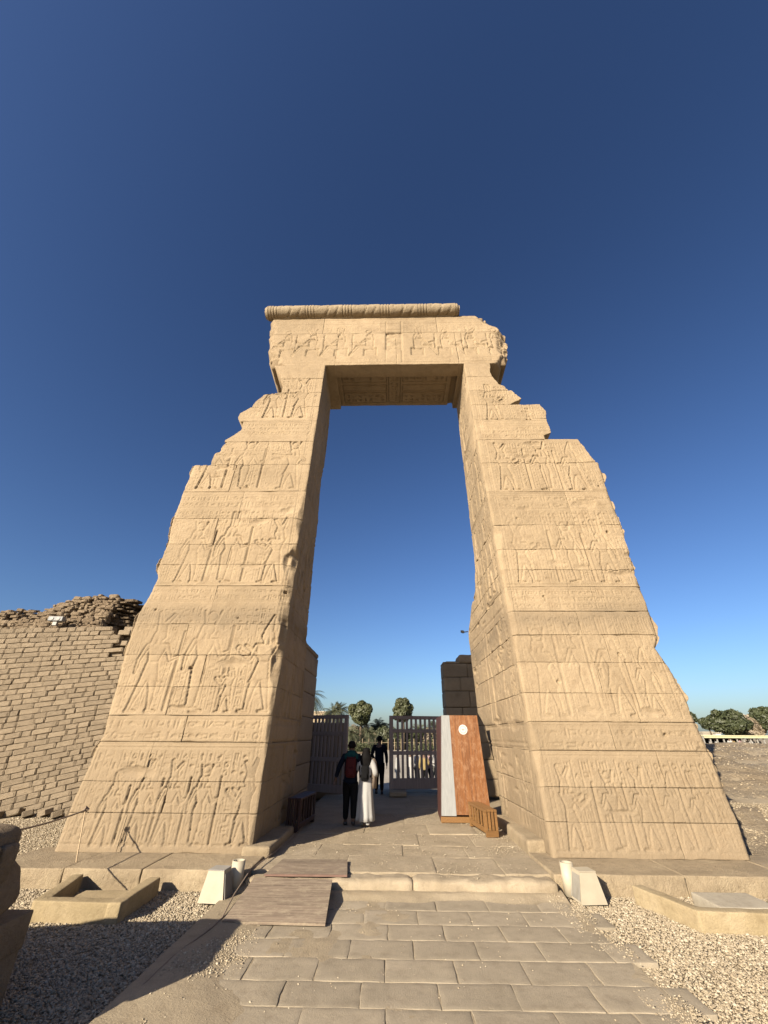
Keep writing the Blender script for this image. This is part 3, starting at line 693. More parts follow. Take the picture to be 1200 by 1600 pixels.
# ---- lintel
RLn = Relief(-5.0, 4.6, 12.5, 17.0)
for yy in (500, 506, 566): RLn.line((-5, fz(600, yy)), (4.6, fz(600, yy)), .014, .025)
zf, zh = fz(600, 556), fz(600, 522)
for i, px in enumerate((447, 487, 531, 576)):
    seated(RLn, fx(px, 540), zf, (zh - zf) * 1.0, -1, .13, ('disc', 'tall', 'plumes', 'disc')[i])
for i, px in enumerate((655, 698, 738, 778)):
    seated(RLn, fx(px, 540), zf, (zh - zf) * 1.0, 1, .13, ('plumes', 'disc', 'tall', 'disc')[i])
a, b = fx(603, 540), fx(628, 540)
for x in (a, b): RLn.line((x, fz(600, 566)), (x, fz(600, 503)), .02, .035)
RLn.line((a, fz(600, 515)), (b, fz(600, 515)), .015, .03); RLn.line((a, fz(600, 545)), (b, fz(600, 545)), .015, .03)
r = RLn.win(a, b, fz(600, 545), fz(600, 520)); k, U, V = r
RLn.h[k] = np.minimum(RLn.h[k], -.05 + .07 * fbm(U * 4, V * 4, 0, 4, 6) - .03)
for (p, q) in ((425, 600), (631, 790)):
    u = fx(p, 520)
    while u < fx(q, 520):
        columns(RLn, u, u + .42, fz(600, 519) + .02, fz(600, 508) - .02, .16, .018, .1); u += .62
        if rnd.random() < .8: columns(RLn, u - .16, u, zf + .3, zh, .15, .015, .2)
textband(RLn, -4.6, 4.3, fz(600, 569), fz(600, 560), .015)
zl = [Z_SOFF, fz(560, 521), fz(560, 496)]
LT = 16.05
def lint_l(v): return np.interp(v, [12.7, 12.9, 13.3, 13.9, 14.6, 15.2, 15.5, 16.2], [-3.80, -4.05, -4.30, -4.42, -4.50, -4.62, -4.60, -4.68]) + .05 * fbm(np.asarray(v) * 2.2, 3, 0, 4, 5)
def lint_r(v): return np.interp(v, [12.7, 12.95, 13.3, 13.9, 14.2, 14.6, 14.9, 15.3, 16.2], [3.66, 3.85, 4.05, 4.14, 4.22, 4.20, 4.05, 3.7, 3.3]) + .06 * fbm(np.asarray(v) * 2.4, 9, 0, 4, 5)
def hl(U, V):
    r = RLn.sample(U, V); a, b = lint_l(V), lint_r(V); d = np.minimum(U - a, b - U)
    e = .30 * np.clip(1 - d / (.30 + .22 * vn(V * 2.5, np.sign(U) * 2, 0, 4)), 0, 1) ** 1.3
    return r * np.clip(.8 + .6 * fbm(U, V, 0, 3, 2), .5, 1.1) - e * (1 + .7 * fbm(U * 5, V * 5, 0, 3, 6)) + .012 * fbm(U * 1.4, V * 1.4, 3, 4, 1) + .006 * fbm(U * 9, V * 9, 0, 3, 8) - .0
PROUD = .0
lin = MB(); rows = []
for z in np.linspace(Z_SOFF + .3, zl[2] - .02, 8):
    x0, x1 = float(lint_l(z)) + .25, float(lint_r(z)) - .25; y0, y1 = float(yf(z)) + .3, 11.15
    rows.append([(x0, y0, z), (x1, y0, z), (x1, y1, z), (x0, y1, z)])
lin.loft(rows); lo_ = part_obj('lintel', mesh('lintel', lin.v, lin.f, M['sandcore']), gate)
lo_['label'] = 'broken lintel block spanning the top of the gateway'
for j in range(2):
    z0, z1 = zl[j], zl[j + 1]; cuts = ([-1.9, .18, 2.3] if j == 0 else [-2.5, -.4, 1.7]); bnd = [None] + cuts + [None]
    for k in range(len(bnd) - 1):
        A = lint_l if bnd[k] is None else (lambda v, c=bnd[k]: np.full(np.shape(v), c)); B = lint_r if bnd[k + 1] is None else (lambda v, c=bnd[k + 1]: np.full(np.shape(v), c))
        add_stone(lo_, [face_grid(A, B, z0, z1, .027, hl, place_front, 1.9 if (bnd[k] is None or bnd[k + 1] is None) else .5, 300 + j * 9 + k, edges=(bnd[k] is not None, bnd[k + 1] is not None, j, 1))], M['sand'])
# carved underside
RS = Relief(-2.4, 2.7, 8.8, 11.4)
for (u0, u1, v0, v1) in ((-1.75, -.18, 9.5, 10.0), (.4, 1.95, 9.5, 10.0), (-1.75, -.18, 10.15, 10.4), (.4, 1.95, 10.15, 10.4), (-1.75, -.18, 10.5, 11.0), (.4, 1.95, 10.5, 11.0), (-.1, .32, 9.4, 11.0)):
    for p, q in (((u0, v0), (u1, v0)), ((u0, v1), (u1, v1)), ((u0, v0), (u0, v1)), ((u1, v0), (u1, v1))): RS.line(p, q, .018, .05)
    columns(RS, u0 + .05, u1 - .05, v0 + .03, v1 - .03, .2, .035, .1, False)
RS.line((-1.95, 9.3), (-1.95, 11.2), .02, .05); RS.line((2.15, 9.3), (2.15, 11.2), .02, .05)
hs_ = lambda U, V: RS.sample(U, V) - .10 * np.maximum(ss(-1.92, -2.0, U), ss(2.12, 2.2, U)) + .02 * fbm(U * 2, V * 2, 0, 4, 1)
g_ = face_grid(lambda v: np.full(np.shape(v), XL + .0), lambda v: np.full(np.shape(v), XR), float(yf(Z_SOFF)) + .06, 11.15, .026, hs_, lambda u, v, w: (u, v, Z_SOFF + .02 - w), .25, 400, edges=(0, 0, 0, 0))
so_ = add_stone(lo_, [(g_[0], g_[1][:, ::-1])], M['sand'], 'carved_ceiling')
# undersides of the lintel ends that overhang the jambs
for (x0, x1) in ((-4.15, -2.25), (2.48, 3.95)):
    P, Fq = rough_box(x0, x1, float(yf(Z_SOFF)) + .12, 11.1, Z_SOFF + .03, Z_SOFF + .5, .1, .08, .12, 5, 2.0)
    obj('stone', mesh('stone', P, Fq, M['sandcore'], True), lo_)
# round moulding along the top with carved ribbon wraps
nx = 520; na = 22; xs = np.linspace(fx(419, 486), fx(716, 486), nx); th = np.linspace(0, 2 * np.pi, na, endpoint=False)
X, T = np.meshgrid(xs, th, indexing='ij'); rT = .27
ph = ((X + 4.7) % 1.42); vert = (np.abs((ph % .11) - .055) < .016) & (ph < .46); diag = (np.abs(ph - (.55 + .45 * (T / np.pi % 1))) < .035) | (np.abs(ph - (.9 + .45 * (T / np.pi % 1))) < .035)
rad = rT - .024 * vert - .026 * diag + .014 * fbm(X * 3, T, 0, 3, 2) - .07 * np.clip(1 - np.minimum(X - xs[0], xs[-1] - X) / .12, 0, 1)
zt = zl[2] + .24; yc = float(yf(zt)) - .06
P = np.stack([X, yc - rad * np.cos(T), zt + rad * np.sin(T)], -1).reshape(-1, 3)
I = np.arange(nx * na).reshape(nx, na); J = np.roll(I, -1, 1)
q = np.stack([I[:-1], I[1:], J[1:], J[:-1]], -1).reshape(-1, 4)[:, ::-1]
caps = MB(); Pl = [tuple(p) for p in P]; faces = [tuple(f) for f in q] + [tuple(I[0][::1]), tuple(I[-1][::-1])]
to = part_obj('round_moulding', mesh('round_moulding', np.array(Pl), faces, M['plinth'], True), gate); to['label'] = 'round stone moulding with carved ribbon wraps along the top edge'
for i, (a, b) in enumerate(((-4.5, -1.0), (-1.0, 2.4))):
    P, Fq = rough_box(a, b, yc - .02, 11.1, zl[2] - .05, zt + .05, .06, .03, .15, 7 + i); obj('stone', mesh('stone', P, Fq, M['plinth'], True), to)
# low fragments on the right end of the top
for i, (x0, x1, dz) in enumerate(((2.75, 3.15, .16), (3.0, 3.5, .08))):
    y = float(yf(zl[2])) + .15; P, Fq = rough_box(x0, x1, y, 10.8, zl[2] - .1, zl[2] + dz - .02, .05, .05, .1, 31 + i); obj('stone', mesh('stone', P, Fq, M['sandcore'], True), lo_)
# rear jambs of the passage, where the doors hang
for side, (x0, x1, y0, y1, zt_) in ((-1, (-5.2, -2.36, 11.02, 13.3, 4.35)), (1, (1.94, 5.3, 16.25, 17.2, 4.6))):
    base = MB(); base.box(x0 + .15, x1 - .15, y0 + .15, y1 - .1, .02, zt_ - .25)
    jo = part_obj('rear_jamb', mesh('rear_jamb', base.v, base.f, M['sandcore']), gate); jo['label'] = 'low ruined rear jamb in shade behind the ' + ('left' if side < 0 else 'right') + ' side of the passage'
    z = .05; j = 0
    while z < zt_ - .1:
        h = rnd.uniform(.48, .6); z1 = min(z + h, zt_); top = z1 >= zt_ - .1
        if top: z1 = zt_
        xa, xb = (x0, x1)
        if side > 0: sp_ = [x0, x0 + .62 + (.3 if j % 2 else 0), x0 + 2.1, x1]
        else: sp_ = [x1, x1 - .7 - (.3 if j % 2 else 0), x1 - 1.9, x0]
        for k in range(3):
            a, b = sorted((sp_[k], sp_[k + 1])); t1 = z1 - (.28 if top and k == 0 else 0) - (.12 if top and k == 2 else 0)
            P, Fq = rough_box(a + .004, b - .004, y0 + rnd.uniform(0, .03), y1, z + .003, t1 - .003, .035 if not top else .12, .015, .1, int(j * 5 + k + 90)); obj('stone', mesh('stone', P, Fq, M['sand'], True), jo)
        z = z1; j += 1
# cctv camera bracket on the passage edge
cc = MB(); cc.box(-.08, .0, -.04, .04, -.03, .04, .01); cc.tube([(0, 0, 0), (.12, 0, .02)], .015, 6); cc.tube([(-.11, 0, .02), (-.03, 0, .02)], .04, 8)
c_ = cc.build('security_camera', M['black'], None, loc=(2.31, 13.05, 4.72)); tag(c_, 'small black security camera fixed high on the rear edge of the sunlit right jamb', 'camera')

# ------------------------------------------------------------------ ground
def gz(x, y):
    x = np.asarray(x, float); y = np.asarray(y, float)
    z = .28 * ss(-5.2, -6.4, x) * ss(8.2, 11.0, y) * (1 - ss(20, 40, y))
    m = ss(5.6, 7.5, x) * (1 - .0) 
    rise = .15 * ss(8.2, 9.4, y) + .45 * ss(9.4, 11.2, y + .5 * vn(x * .6, y * .3, 0, 6)) + .50 * ss(11.2, 14.0, y + .9 * vn(x * .5, y * .3, 0, 7)) + .42 * ss(14, 17.5, y + vn(x * .4, y * .3, 0, 8))
    rise = rise * (1 - ss(30, 36, y))
    z = z - .52 * ss(17.2, 17.7, y) * (1 - ss(6.0, 8.0, x) * (1 - ss(33, 40, y)))
    return z + m * rise
def sheet(name, xs, ys, zfun, m, smooth=True):
    X, Y = np.meshgrid(xs, ys, indexing='ij'); Z = zfun(X, Y); P = np.stack([X, Y, Z], -1).reshape(-1, 3)
    I = np.arange(X.size).reshape(X.shape); q = np.stack([I[:-1, :-1], I[1:, :-1], I[1:, 1:], I[:-1, 1:]], -1).reshape(-1, 4)
    return obj(name, mesh(name, P, q, m, smooth))
far = np.concatenate([[-1500, -600, -200, -80, -40], np.arange(-24, 24.1, .35), [40, 80, 200, 600, 1500]])
fary = np.concatenate([[-300, -60, -15, -4], np.arange(-1, 17, .3), np.arange(17, 45, .7), [60, 90, 150, 400, 1500]])
g = sheet('ground', far, fary, lambda x, y: gz(x, y) - .045 + .012 * fbm(x * 1.5, y * 1.5, 0, 3) * (np.abs(x) < 30) * (y < 16) * (y > -3), M['dirt']); tag(g, kind='structure')
rd = MB(); rd.box(-24, 7.5, 17.6, 88, -.54, -.5); o = rd.build('forecourt', M['road']); tag(o, kind='structure')
# ruined mud-brick mound to the right
xs = np.arange(5.55, 32, .09); ys = np.arange(8.6, 27, .08)
def moundz(x, y):
    z = gz(x, y); t = ss(9.6, 11.0, y) * ss(5.6, 6.6, x); z = z + t * .10 * fbm(x * .8, y * .8, 0, 4, 3) + t * .06 * fbm(x * 3, y * 3, 0, 4, 5)
    st = .16; k = z / st; f = k - np.floor(k); z2 = (np.floor(k) + ss(.4, .95, f)) * st
    return z + (z2 - z) * .55 * t + .02 * fbm(x * 6, y * 6, 0, 3, 2) * t - .03 * (1 - t)
o = sheet('mound', xs, ys, moundz, M['mound'], False); tag(o, kind='structure')

# paving slabs, running bond
pav = tag(obj('paving', mesh('paving', *(lambda mb: (mb.v, mb.f))(MB().box(-1.95, 2.35, 1.2, 6.98, -.10, -.034)), M['dirt'])), kind='structure')
rowsY = [(6.93, 6.42, [-.10, .51, 1.13, 1.75]), (6.42, 6.02, [-.34, .27, .87, 1.49]), (6.02, 5.63, [-1.31, -.67, -.06, .53, 1.14, 1.76]), (5.63, 5.24, [-1.67, -1.03, -.43, .19, .80, 1.41, 2.04]),
         (5.24, 4.84, [-1.30, -.69, -.08, .54, 1.15, 1.75]), (4.84, 4.47, [-1.52, -.90, -.27, .36, .97, 1.60]), (4.47, 4.08, [-1.27, -.69, -.06, .58, 1.19, 1.78]),
         (4.08, 3.68, [-1.0, -.38, .24, .85, 1.47]), (3.68, 3.28, [-1.3, -.69, -.08, .54, 1.15, 1.75]), (3.28, 2.88, [-1.0, -.38, .24, .85, 1.47]), (2.88, 2.48, [-1.3, -.69, -.08, .54, 1.15, 1.75])]
for ri, (yA, yBm, js) in enumerate(rowsY):
    js = list(js)
    while js[0] - .61 > -1.95: js.insert(0, js[0] - .61)
    while js[-1] + .61 < 2.3: js.append(js[-1] + .61)
    ed = [max(-1.98, js[0] - .45)] + js + [min(js[-1] + .42, 2.42)]
    for k in range(len(ed) - 1):
        a, b = ed[k], ed[k + 1]; t = rnd.uniform(-.002, .003); g1, g2 = rnd.uniform(.002, .007), rnd.uniform(.002, .007)
        tilt = (rnd.uniform(-.004, .004), rnd.uniform(-.004, .004)); cx_, cy_ = (a + b) / 2, (yA + yBm) / 2
        def wp(P, tilt=tilt, cx_=cx_, cy_=cy_):
            P[:, 2] += (P[:, 0] - cx_) * tilt[0] + (P[:, 1] - cy_) * tilt[1]; P[:, 0] += .008 * vn(P[:, 1] * 8, cx_ * 3, 0, 3); P[:, 1] += .006 * vn(P[:, 0] * 8, cy_ * 3, 0, 4); return P
        P, Fq = rough_box(a + g1, b - g2, yBm + g1, yA - g2, -.07, t, .004, .005, .05 if ri < 7 else .2, ri * 20 + k, 5.0, wp)
        obj('paving_slab', mesh('paving_slab', P, Fq, M['slab'], True), pav)
# drifted sand over the slabs' left side, along the joints and at the edges
def drift(x, y):
    e = ss(-1.15, -1.95, x + .35 * vn(x * 1.5, y * 1.8, 0, 2)) * .030 + ss(2.02, 2.3, x + .15 * vn(x * 2, y * 2, 0, 3)) * .010 + ss(6.74, 6.94, y + .12 * vn(x * 3, y * 3, 0, 5)) * .05
    p = .016 * ss(.15, .6, fbm(x * 1.1 + 4, y * 1.3, 0, 4, 9)) * ss(1.2, -.8, x)
    return -.005 + e + p * .7 + .006 * fbm(x * 4, y * 4, 0, 4, 4) + .0015 * fbm(x * 20, y * 20, 0, 2, 4)
o = sheet('sand_drift', np.arange(-2.15, 2.2, .028), np.arange(3.4, 7.05, .028), drift, M['dirt']); tag(o, kind='stuff', label='thin sand blown over the edges and joints of the paving', cat='sand')

# passage floor with its worn front step
flo = tag(obj('passage_floor', mesh('passage_floor', *(lambda mb: (mb.v, mb.f))(MB().box(-2.2, 2.42, 7.2, 17.3, -.55, .10)), M['dirt'])), kind='structure')
yy = 6.93; j = 0
while yy < 17.2:
    d = [.34, .85, .75, .9, 1.0, 1.1, 1.0, 1.3, 1.2, 1.0, 1.0][min(j, 10)]; y1 = min(yy + d, 17.4); off = [0, .5, -.4, .2, .7, -.2, .4, 0, .3, -.3, 0][min(j, 10)]
    ed = [-2.19, -1.0 + off * .6, .35 + off * .5, 1.35 + off * .4, 2.41]
    if j == 0: ed = [-2.0, .25, 2.16]
    for k in range(len(ed) - 1):
        a, b = ed[k], ed[k + 1]; top = (.142 if j == 0 else .15 + rnd.uniform(-.012, .006))
        P, Fq = rough_box(a + .001, b - .001, yy + .001, y1 - .001, -.05, top, (.07 if j == 0 else .006), (.05 if j == 0 else .012), .045 if j < 4 else .1, j * 9 + k + 200, 4.0)
        obj('paving_stone', mesh('paving_stone', P, Fq, M['floor'], True), flo)
    yy = y1; j += 1

# plinths under the jambs
def plinth(label, xs_, y0, y1, top, seed, extra=()):
    t = thing('stone_plinth', label, 'plinth', ((xs_[0] + xs_[-1]) / 2, (y0 + y1) / 2, 0)); inv = Matrix.Translation([-v for v in t.location])
    def a(P, Fq): o = obj('stone', mesh('stone', P, Fq, M['plinth'], True), t); o.matrix_parent_inverse = inv
    for k in range(len(xs_) - 1):
        def wp(P, s=seed + k):
            P[:, 1] += .03 * vn(P[:, 0] * 2, P[:, 2] * 6, 0, s) * (P[:, 1] < y0 + .3) - .012 * np.abs(np.sin(P[:, 0] * 34 + 2 * vn(P[:, 0] * 3, P[:, 2] * 5, 0, 3))) * (P[:, 1] < y0 + .05) * (P[:, 2] < top - .05); return P
        a(*rough_box(xs_[k] + .004, xs_[k + 1] - .004, y0 + rnd.uniform(-.01, .03), y1, -.06, top + rnd.uniform(-.008, .008), .016, .012, .035, seed + k, 4.0, wp))
    for e in extra: a(*rough_box(*e, rad=.05, amp=.02, res=.07, seed=seed + 40))
plinth('long low stone plinth under the left jamb, cracked and chipped along its front', [-5.75, -4.55, -3.45, -1.98], 7.1, 8.3, .185, 500,
       [(-2.35, -1.9, 7.85, 9.3, -.05, .30), (-2.35, -1.93, 9.31, 10.8, -.05, .27)])
plinth('long low stone plinth under the right jamb with its smoother front', [2.16, 3.9, 5.35, 6.9], 7.12, 8.3, .19, 520,
       [(2.18, 2.6, 8.31, 9.6, -.05, .33), (2.22, 2.6, 9.61, 10.9, -.05, .31)])

# ------------------------------------------------------------------ gravel (crushed chips) as real stones
def chips(name, n, sampler, zf, smin, smax, label):
    x, y = sampler(n); n = len(x); s = rng.uniform(smin, smax, n) * np.clip(rng.lognormal(0, .3, n), .5, 2)
    base = np.array([(1, 0, 0), (-1, 0, 0), (0, 1, 0), (0, -1, 0), (0, 0, 1), (0, 0, -1)], float)
    Vb = base[None] * (1 + rng.uniform(-.45, .45, (n, 6, 1))) + rng.uniform(-.25, .25, (n, 6, 3))
    Vb[..., 2] *= .62; Vb[..., 0] *= rng.uniform(.8, 1.5, (n, 1))
    a = rng.uniform(0, 2 * np.pi, n); ca, sa = np.cos(a)[:, None], np.sin(a)[:, None]; ti = rng.uniform(-.6, .6, n)[:, None]
    X = Vb[..., 0] * ca - Vb[..., 1] * sa; Y = Vb[..., 0] * sa + Vb[..., 1] * ca; Z = Vb[..., 2] + X * ti * .6
    P = np.stack([x[:, None] + X * s[:, None], y[:, None] + Y * s[:, None], zf(x, y)[:, None] + s[:, None] * .15 + Z * s[:, None]], -1).reshape(-1, 3)
    f = np.array([(0, 2, 4), (2, 1, 4), (1, 3, 4), (3, 0, 4), (2, 0, 5), (1, 2, 5), (3, 1, 5), (0, 3, 5)])
    Q = (f[None] + (np.arange(n) * 6)[:, None, None]).reshape(-1, 3)
    o = obj(name, mesh(name, P, Q, M['gravel'])); return tag(o, label, 'gravel', None, 'stuff')
def samp(rects, keep=lambda x, y: np.ones(x.shape, bool)):
    def f(n):
        ar = np.array([(r[1] - r[0]) * (r[3] - r[2]) * r[4] for r in rects]); k = rng.choice(len(rects), n, p=ar / ar.sum()); r = np.array(rects)[k]
        x = rng.uniform(r[:, 0], r[:, 1]); y = rng.uniform(r[:, 2], r[:, 3]); m = keep(x, y); return x[m], y[m]
    return f
g0 = lambda x, y: gz(x, y) - .035 + .012 * fbm(x * 1.5, y * 1.5, 0, 3)
chips('gravel', 105000, samp([(-5.9, -1.95, 3.6, 7.2, 1.0), (-8.2, -5.3, 6.2, 11.3, .55)], lambda x, y: (x < -1.95 - .1 * vn(y * 2, 1) + .12 * (y > 5.6)) & (x > -1.05 * y - .4)), g0, .007, .0128, 'tan crushed gravel left of the paving and below the brick wall')
chips('gravel', 98000, samp([(2.0, 6.8, 3.8, 7.2, 1.0), (5.4, 9.2, 7.0, 11.0, .5)], lambda x, y: (x > 2.10 + .12 * vn(y * 2, 5)) & (x < 1.05 * y + .5)), g0, .007, .0128, 'pale crushed gravel right of the paving around the stone trough')
chips('gravel', 22000, samp([(-2.0, 2.3, 3.5, 7.0, .12), (1.5, 2.4, 7.3, 13, 1.2), (-1.9, 1.9, 7.0, 12, .25), (-2.0, -1.35, 3.6, 6.2, 6.0), (1.95, 2.3, 3.6, 6.9, 5.0)], lambda x, y: rng.uniform(0, 1, x.shape) < np.clip(.25 + 1.6 * fbm(x * 2, y * 2, 0, 3, 61), .02, 1)), lambda x, y: np.where(y > 6.95, .15, np.maximum(drift(x, y), -.002)) + 0 * x, .004, .009, 'loose grit scattered over the paving and passage floor')
chips('rubble', 5000, samp([(6.2, 18, 9.5, 20, 1)]), lambda x, y: moundz(x, y) - .004, .008, .028, 'loose earth lumps scattered over the mud brick mound')

# blocks and slabs showing in the mound face
for i, (px, py, z, sx, sy_, sz) in enumerate([(1150, 1235, .55, .5, .4, .16), (1170, 1255, .45, .7, .5, .2), (1190, 1290, .2, .8, .5, .25), (1185, 1235, .6, .9, .4, .14), (1160, 1215, .75, .7, .4, .12), (1195, 1205, .9, .8, .4, .14), (1175, 1190, 1.1, .6, .4, .12), (1140, 1200, .9, .45, .3, .12)]):
    p = onz(px, py, z); P, Fq = rough_box(-sx / 2, sx / 2, -sy_ / 2, sy_ / 2, -.25, sz * .5, .04, .03, .06, 700 + i, 5)
    o = obj('fallen_block', mesh('fallen_block', P, Fq, M['mound'], True), None, loc=(p[0], p[1], z), rot=(rnd.uniform(-.12, .12), rnd.uniform(-.12, .12), rnd.uniform(-.5, .5)))
    tag(o, ['rough earth block on the mound just beside the hose', 'wide rough block low on the mound below the hose', 'largest rough block at the foot of the mound by the right edge', 'broad flat block halfway up the mound by the right edge', 'thin block above the hose on the mound',
            'flat block on the upper mound at the right edge', 'small block highest on the mound under the canopy', 'small squarish block on the mound nearest the gateway'][i], 'block', 'rough blocks half buried in the mound')

# ------------------------------------------------------------------ mud brick wall on the left
WY = 11.0
wall = thing('mud_brick_wall', 'high mud brick enclosure wall in tilted courses to the left of the gateway', 'wall', (-9, WY, 0)); winv = Matrix.Translation((9, -WY, 0))
def zrow(zi, x): return zi + (.22 * max(0, 1 - zi / 4.5) + .02) * (x + 9) 
def wdepth(z): return WY + .05 * z
cores = MB()
for (x1_, zt_) in ((-7.75, 4.25), (-4.95, 3.45)):
    q_ = lambda z, x1_=x1_: [(-15, wdepth(z) + .008 - (.002 if x1_ < -7 else 0), z), (x1_, wdepth(z) + .008 - (.002 if x1_ < -7 else 0), z), (x1_, 14.5, z), (-15, 14.5, z)]
    cores.prism(q_(-.2), q_(zt_))
o = obj('earth_core', mesh('earth_core', cores.v, cores.f, M['mud']), wall); o.matrix_parent_inverse = winv
P0, F0 = rough_box(-.5, .5, -.5, .5, -.5, .5, .12, .05, .5, 3, 3.0); bms = []
for s_ in range(6):
    bm = bmesh.new(); bmesh.ops.create_cube(bm, size=1); bmesh.ops.bevel(bm, geom=bm.edges[:], offset=.09, segments=1, affect='EDGES')
    for v in bm.verts: v.co += Vector((rnd.uniform(-.02, .02), rnd.uniform(-.02, .02), rnd.uniform(-.04, .04)))
    me = bpy.data.meshes.new('brick'); bm.to_mesh(me); bm.free(); me.materials.append(M['brick']); bms.append(me)
allb = []; zi = -.75; ri = 0
while zi < 4.42:
    pitch = .128; x = -13.5 + (ri % 2) * .15 + rnd.uniform(-.05, .05)
    while x < -5.2:
        L = rnd.choice((.42, .46, .24, .40, .24, .48, .30)) * rnd.uniform(.88, 1.12); xc = x + L / 2; z = zrow(zi, xc); x += L + .012
        loc_pitch = zrow(zi + pitch, xc) - z
        lim = -7.46 if z > 3.62 else -4.95
        if xc + L / 2 > lim + (.1 if ri % 2 else 0): continue
        if z < float(gz(xc, WY)) - .1 or z > 4.42 + .02 * math.sin(xc * 3): continue
        if z > 4.28 and xc > -7.95: continue
        allb.append((xc, z, L, loc_pitch))
    zi += pitch; ri += 1
vis = []
for (xc, z, L, lp) in allb:
    v = np.array([xc, WY, z]) - [0, 0, CH]; q = v @ FW; px = 600 + F * (v @ RT) / q; py = 800 - F * (v @ UP) / q
    edge = np.interp(py, [900, 1010, 1118, 1250, 1340], [250, 200, 166, 118, 85]); vis.append(0 if -15 < px < edge + 12 else 1)
order = sorted(range(len(allb)), key=lambda i: (vis[i], abs(allb[i][0] + 7.5))); keep = set(order[:300])
stuff = MB()
for i, (xc, z, L, lp) in enumerate(allb):
    y = wdepth(z) + rnd.uniform(-.010, .010); ang = -(.22 * max(0, 1 - z / 4.5) + .02) + rnd.uniform(-.02, .02); sc = (L + .004, .26, lp - .001 - rnd.uniform(0, .005))
    if i in keep:
        o = obj('brick', bms[i % 6], wall, (xc + 9, y + .10 - WY, z), (0, ang, 0), sc)
    else:
        Mx = Matrix.Translation((xc, y + .10, z)) @ Matrix.Rotation(ang, 4, 'Y') @ Matrix.Diagonal((*sc, 1)); stuff.box(-.5, .5, -.5, .5, -.5, .5, .07, Mx)
# short return of the upper courses
for j in range(6):
    for k in range(4):
        z = 3.72 + j * .145; yb_ = WY + .25 + k * .42 + (.2 if j % 2 else 0); stuff.box(-7.72, -7.42 + rnd.uniform(-.02, .05), yb_, yb_ + .39, z - .065, z + .065, .012)
for j in range(22):
    z = 3.4 - j * .15; x = -5.2
o = stuff.build('brickwork', M['brick'], wall); o.matrix_parent_inverse = winv; o['kind'] = 'stuff'
# eroded older masonry above and behind
er = MB(); nx_, nz_ = 90, 30
def topz(x):
    return np.interp(x, [-15, -12.6, -11.9, -11.3, -10.9, -10.5, -10.0, -9.4, -8.7, -8.3, -7.6, -7.1, -6.6, -5.5], [5.2, 5.15, 5.25, 5.2, 5.12, 5.35, 5.55, 5.62, 5.6, 5.5, 5.1, 5.0, 5.02, 4.9])
ru = thing('mud_ruin', 'eroded crumbling mass of old mud brick rising above the left wall', 'ruin', (-10, 12.5, 4)); rinv = Matrix.Translation((10, -12.5, -4))
xs = np.arange(-15, -5.6, .07); vs_ = np.linspace(0, 1, 44)
X, V = np.meshgrid(xs, vs_, indexing='ij')
tz = topz(X) + .10 * fbm(X * 2.5, 1, 0, 4, 2)
t1 = np.clip(V / .62, 0, 1); t2 = np.clip((V - .62) / .38, 0, 1)
Z = 4.0 + (tz - 4.0) * t1; lay = .12; kk = Z / lay; ff = kk - np.floor(kk)
Yb = 11.75 + .55 * t1 ** 2 + .10 * np.floor(kk) % .17 * 1.0 + .22 * fbm(X * 1.3, Z * 2.0, 0, 4, 3) + .12 * np.sign(vn(X * 2.6, np.floor(kk) * 1.7, 0, 5)) * np.abs(vn(X * 2.6, np.floor(kk) * 1.7, 0, 5))
Yb = Yb + .8 * np.exp(-((X + 11.3) / .75) ** 2) * ss(4.75, 5.05, Z)            # hollow at the left
Yb = Yb + 2.6 * ss(-8.9, -6.6, X) - .06 * ss(.75, 1, ff)
Z = np.where(t2 > 0, tz - .12 * t2 + .05 * fbm(X * 3, t2 * 6, 0, 3), Z); Yb = Yb + t2 * 3.2
P = np.stack([X, Yb, Z], -1).reshape(-1, 3); I = np.arange(X.size).reshape(X.shape)
q = np.stack([I[:-1, :-1], I[1:, :-1], I[1:, 1:], I[:-1, 1:]], -1).reshape(-1, 4)
o = obj('earth_face', mesh('earth_face', P, q, M['mud']), ru); o.matrix_parent_inverse = rinv
lump = MB()
for i in range(1700):
    x = rnd.uniform(-12.8, -8.6); tz_ = float(topz(x)); z = rnd.uniform(4.35, tz_ - .03); t1_ = (z - 4.0) / (tz_ - 4.0)
    if x < -10.7 and z > 4.75 and rnd.random() < .85: continue
    y = 11.74 + .55 * t1_ ** 2 + .22 * float(fbm(x * 1.3, z * 2, 0, 4, 3)) + rnd.uniform(-.10, .14); z = round(z / .11) * .11 + rnd.uniform(-.03, .03)
    Mx = Matrix.Translation((x, y, z)) @ Matrix.Rotation(rnd.uniform(-.12, .12), 4, 'Y') @ Matrix.Rotation(rnd.uniform(-.3, .3), 4, 'Z') @ Matrix.Rotation(rnd.uniform(-.3, .3), 4, 'X') @ Matrix.Diagonal((rnd.uniform(.08, .28), .22, rnd.uniform(.05, .13), 1)); lump.box(-.5, .5, -.5, .5, -.5, .5, .16, Mx)
o = lump.build('loose_bricks', M['oldbrick'], ru); o.matrix_parent_inverse = rinv; o['kind'] = 'stuff'
lump = MB()
for i in range(500):
    x = rnd.uniform(-8.6, -6.2); z = rnd.uniform(4.0, float(topz(x))); Mx = Matrix.Translation((x, 11.95 + 2.6 * float(ss(-8.9, -6.6, x)) + rnd.uniform(-.1, .2), round(z / .11) * .11)) @ Matrix.Rotation(rnd.uniform(-.2, .2), 4, 'Z') @ Matrix.Diagonal((rnd.uniform(.14, .36), .3, rnd.uniform(.05, .10), 1)); lump.box(-.5, .5, -.5, .5, -.5, .5, .1, Mx)
o = lump.build('loose_bricks', M['mud'], ru); o.matrix_parent_inverse = rinv; o['kind'] = 'stuff'
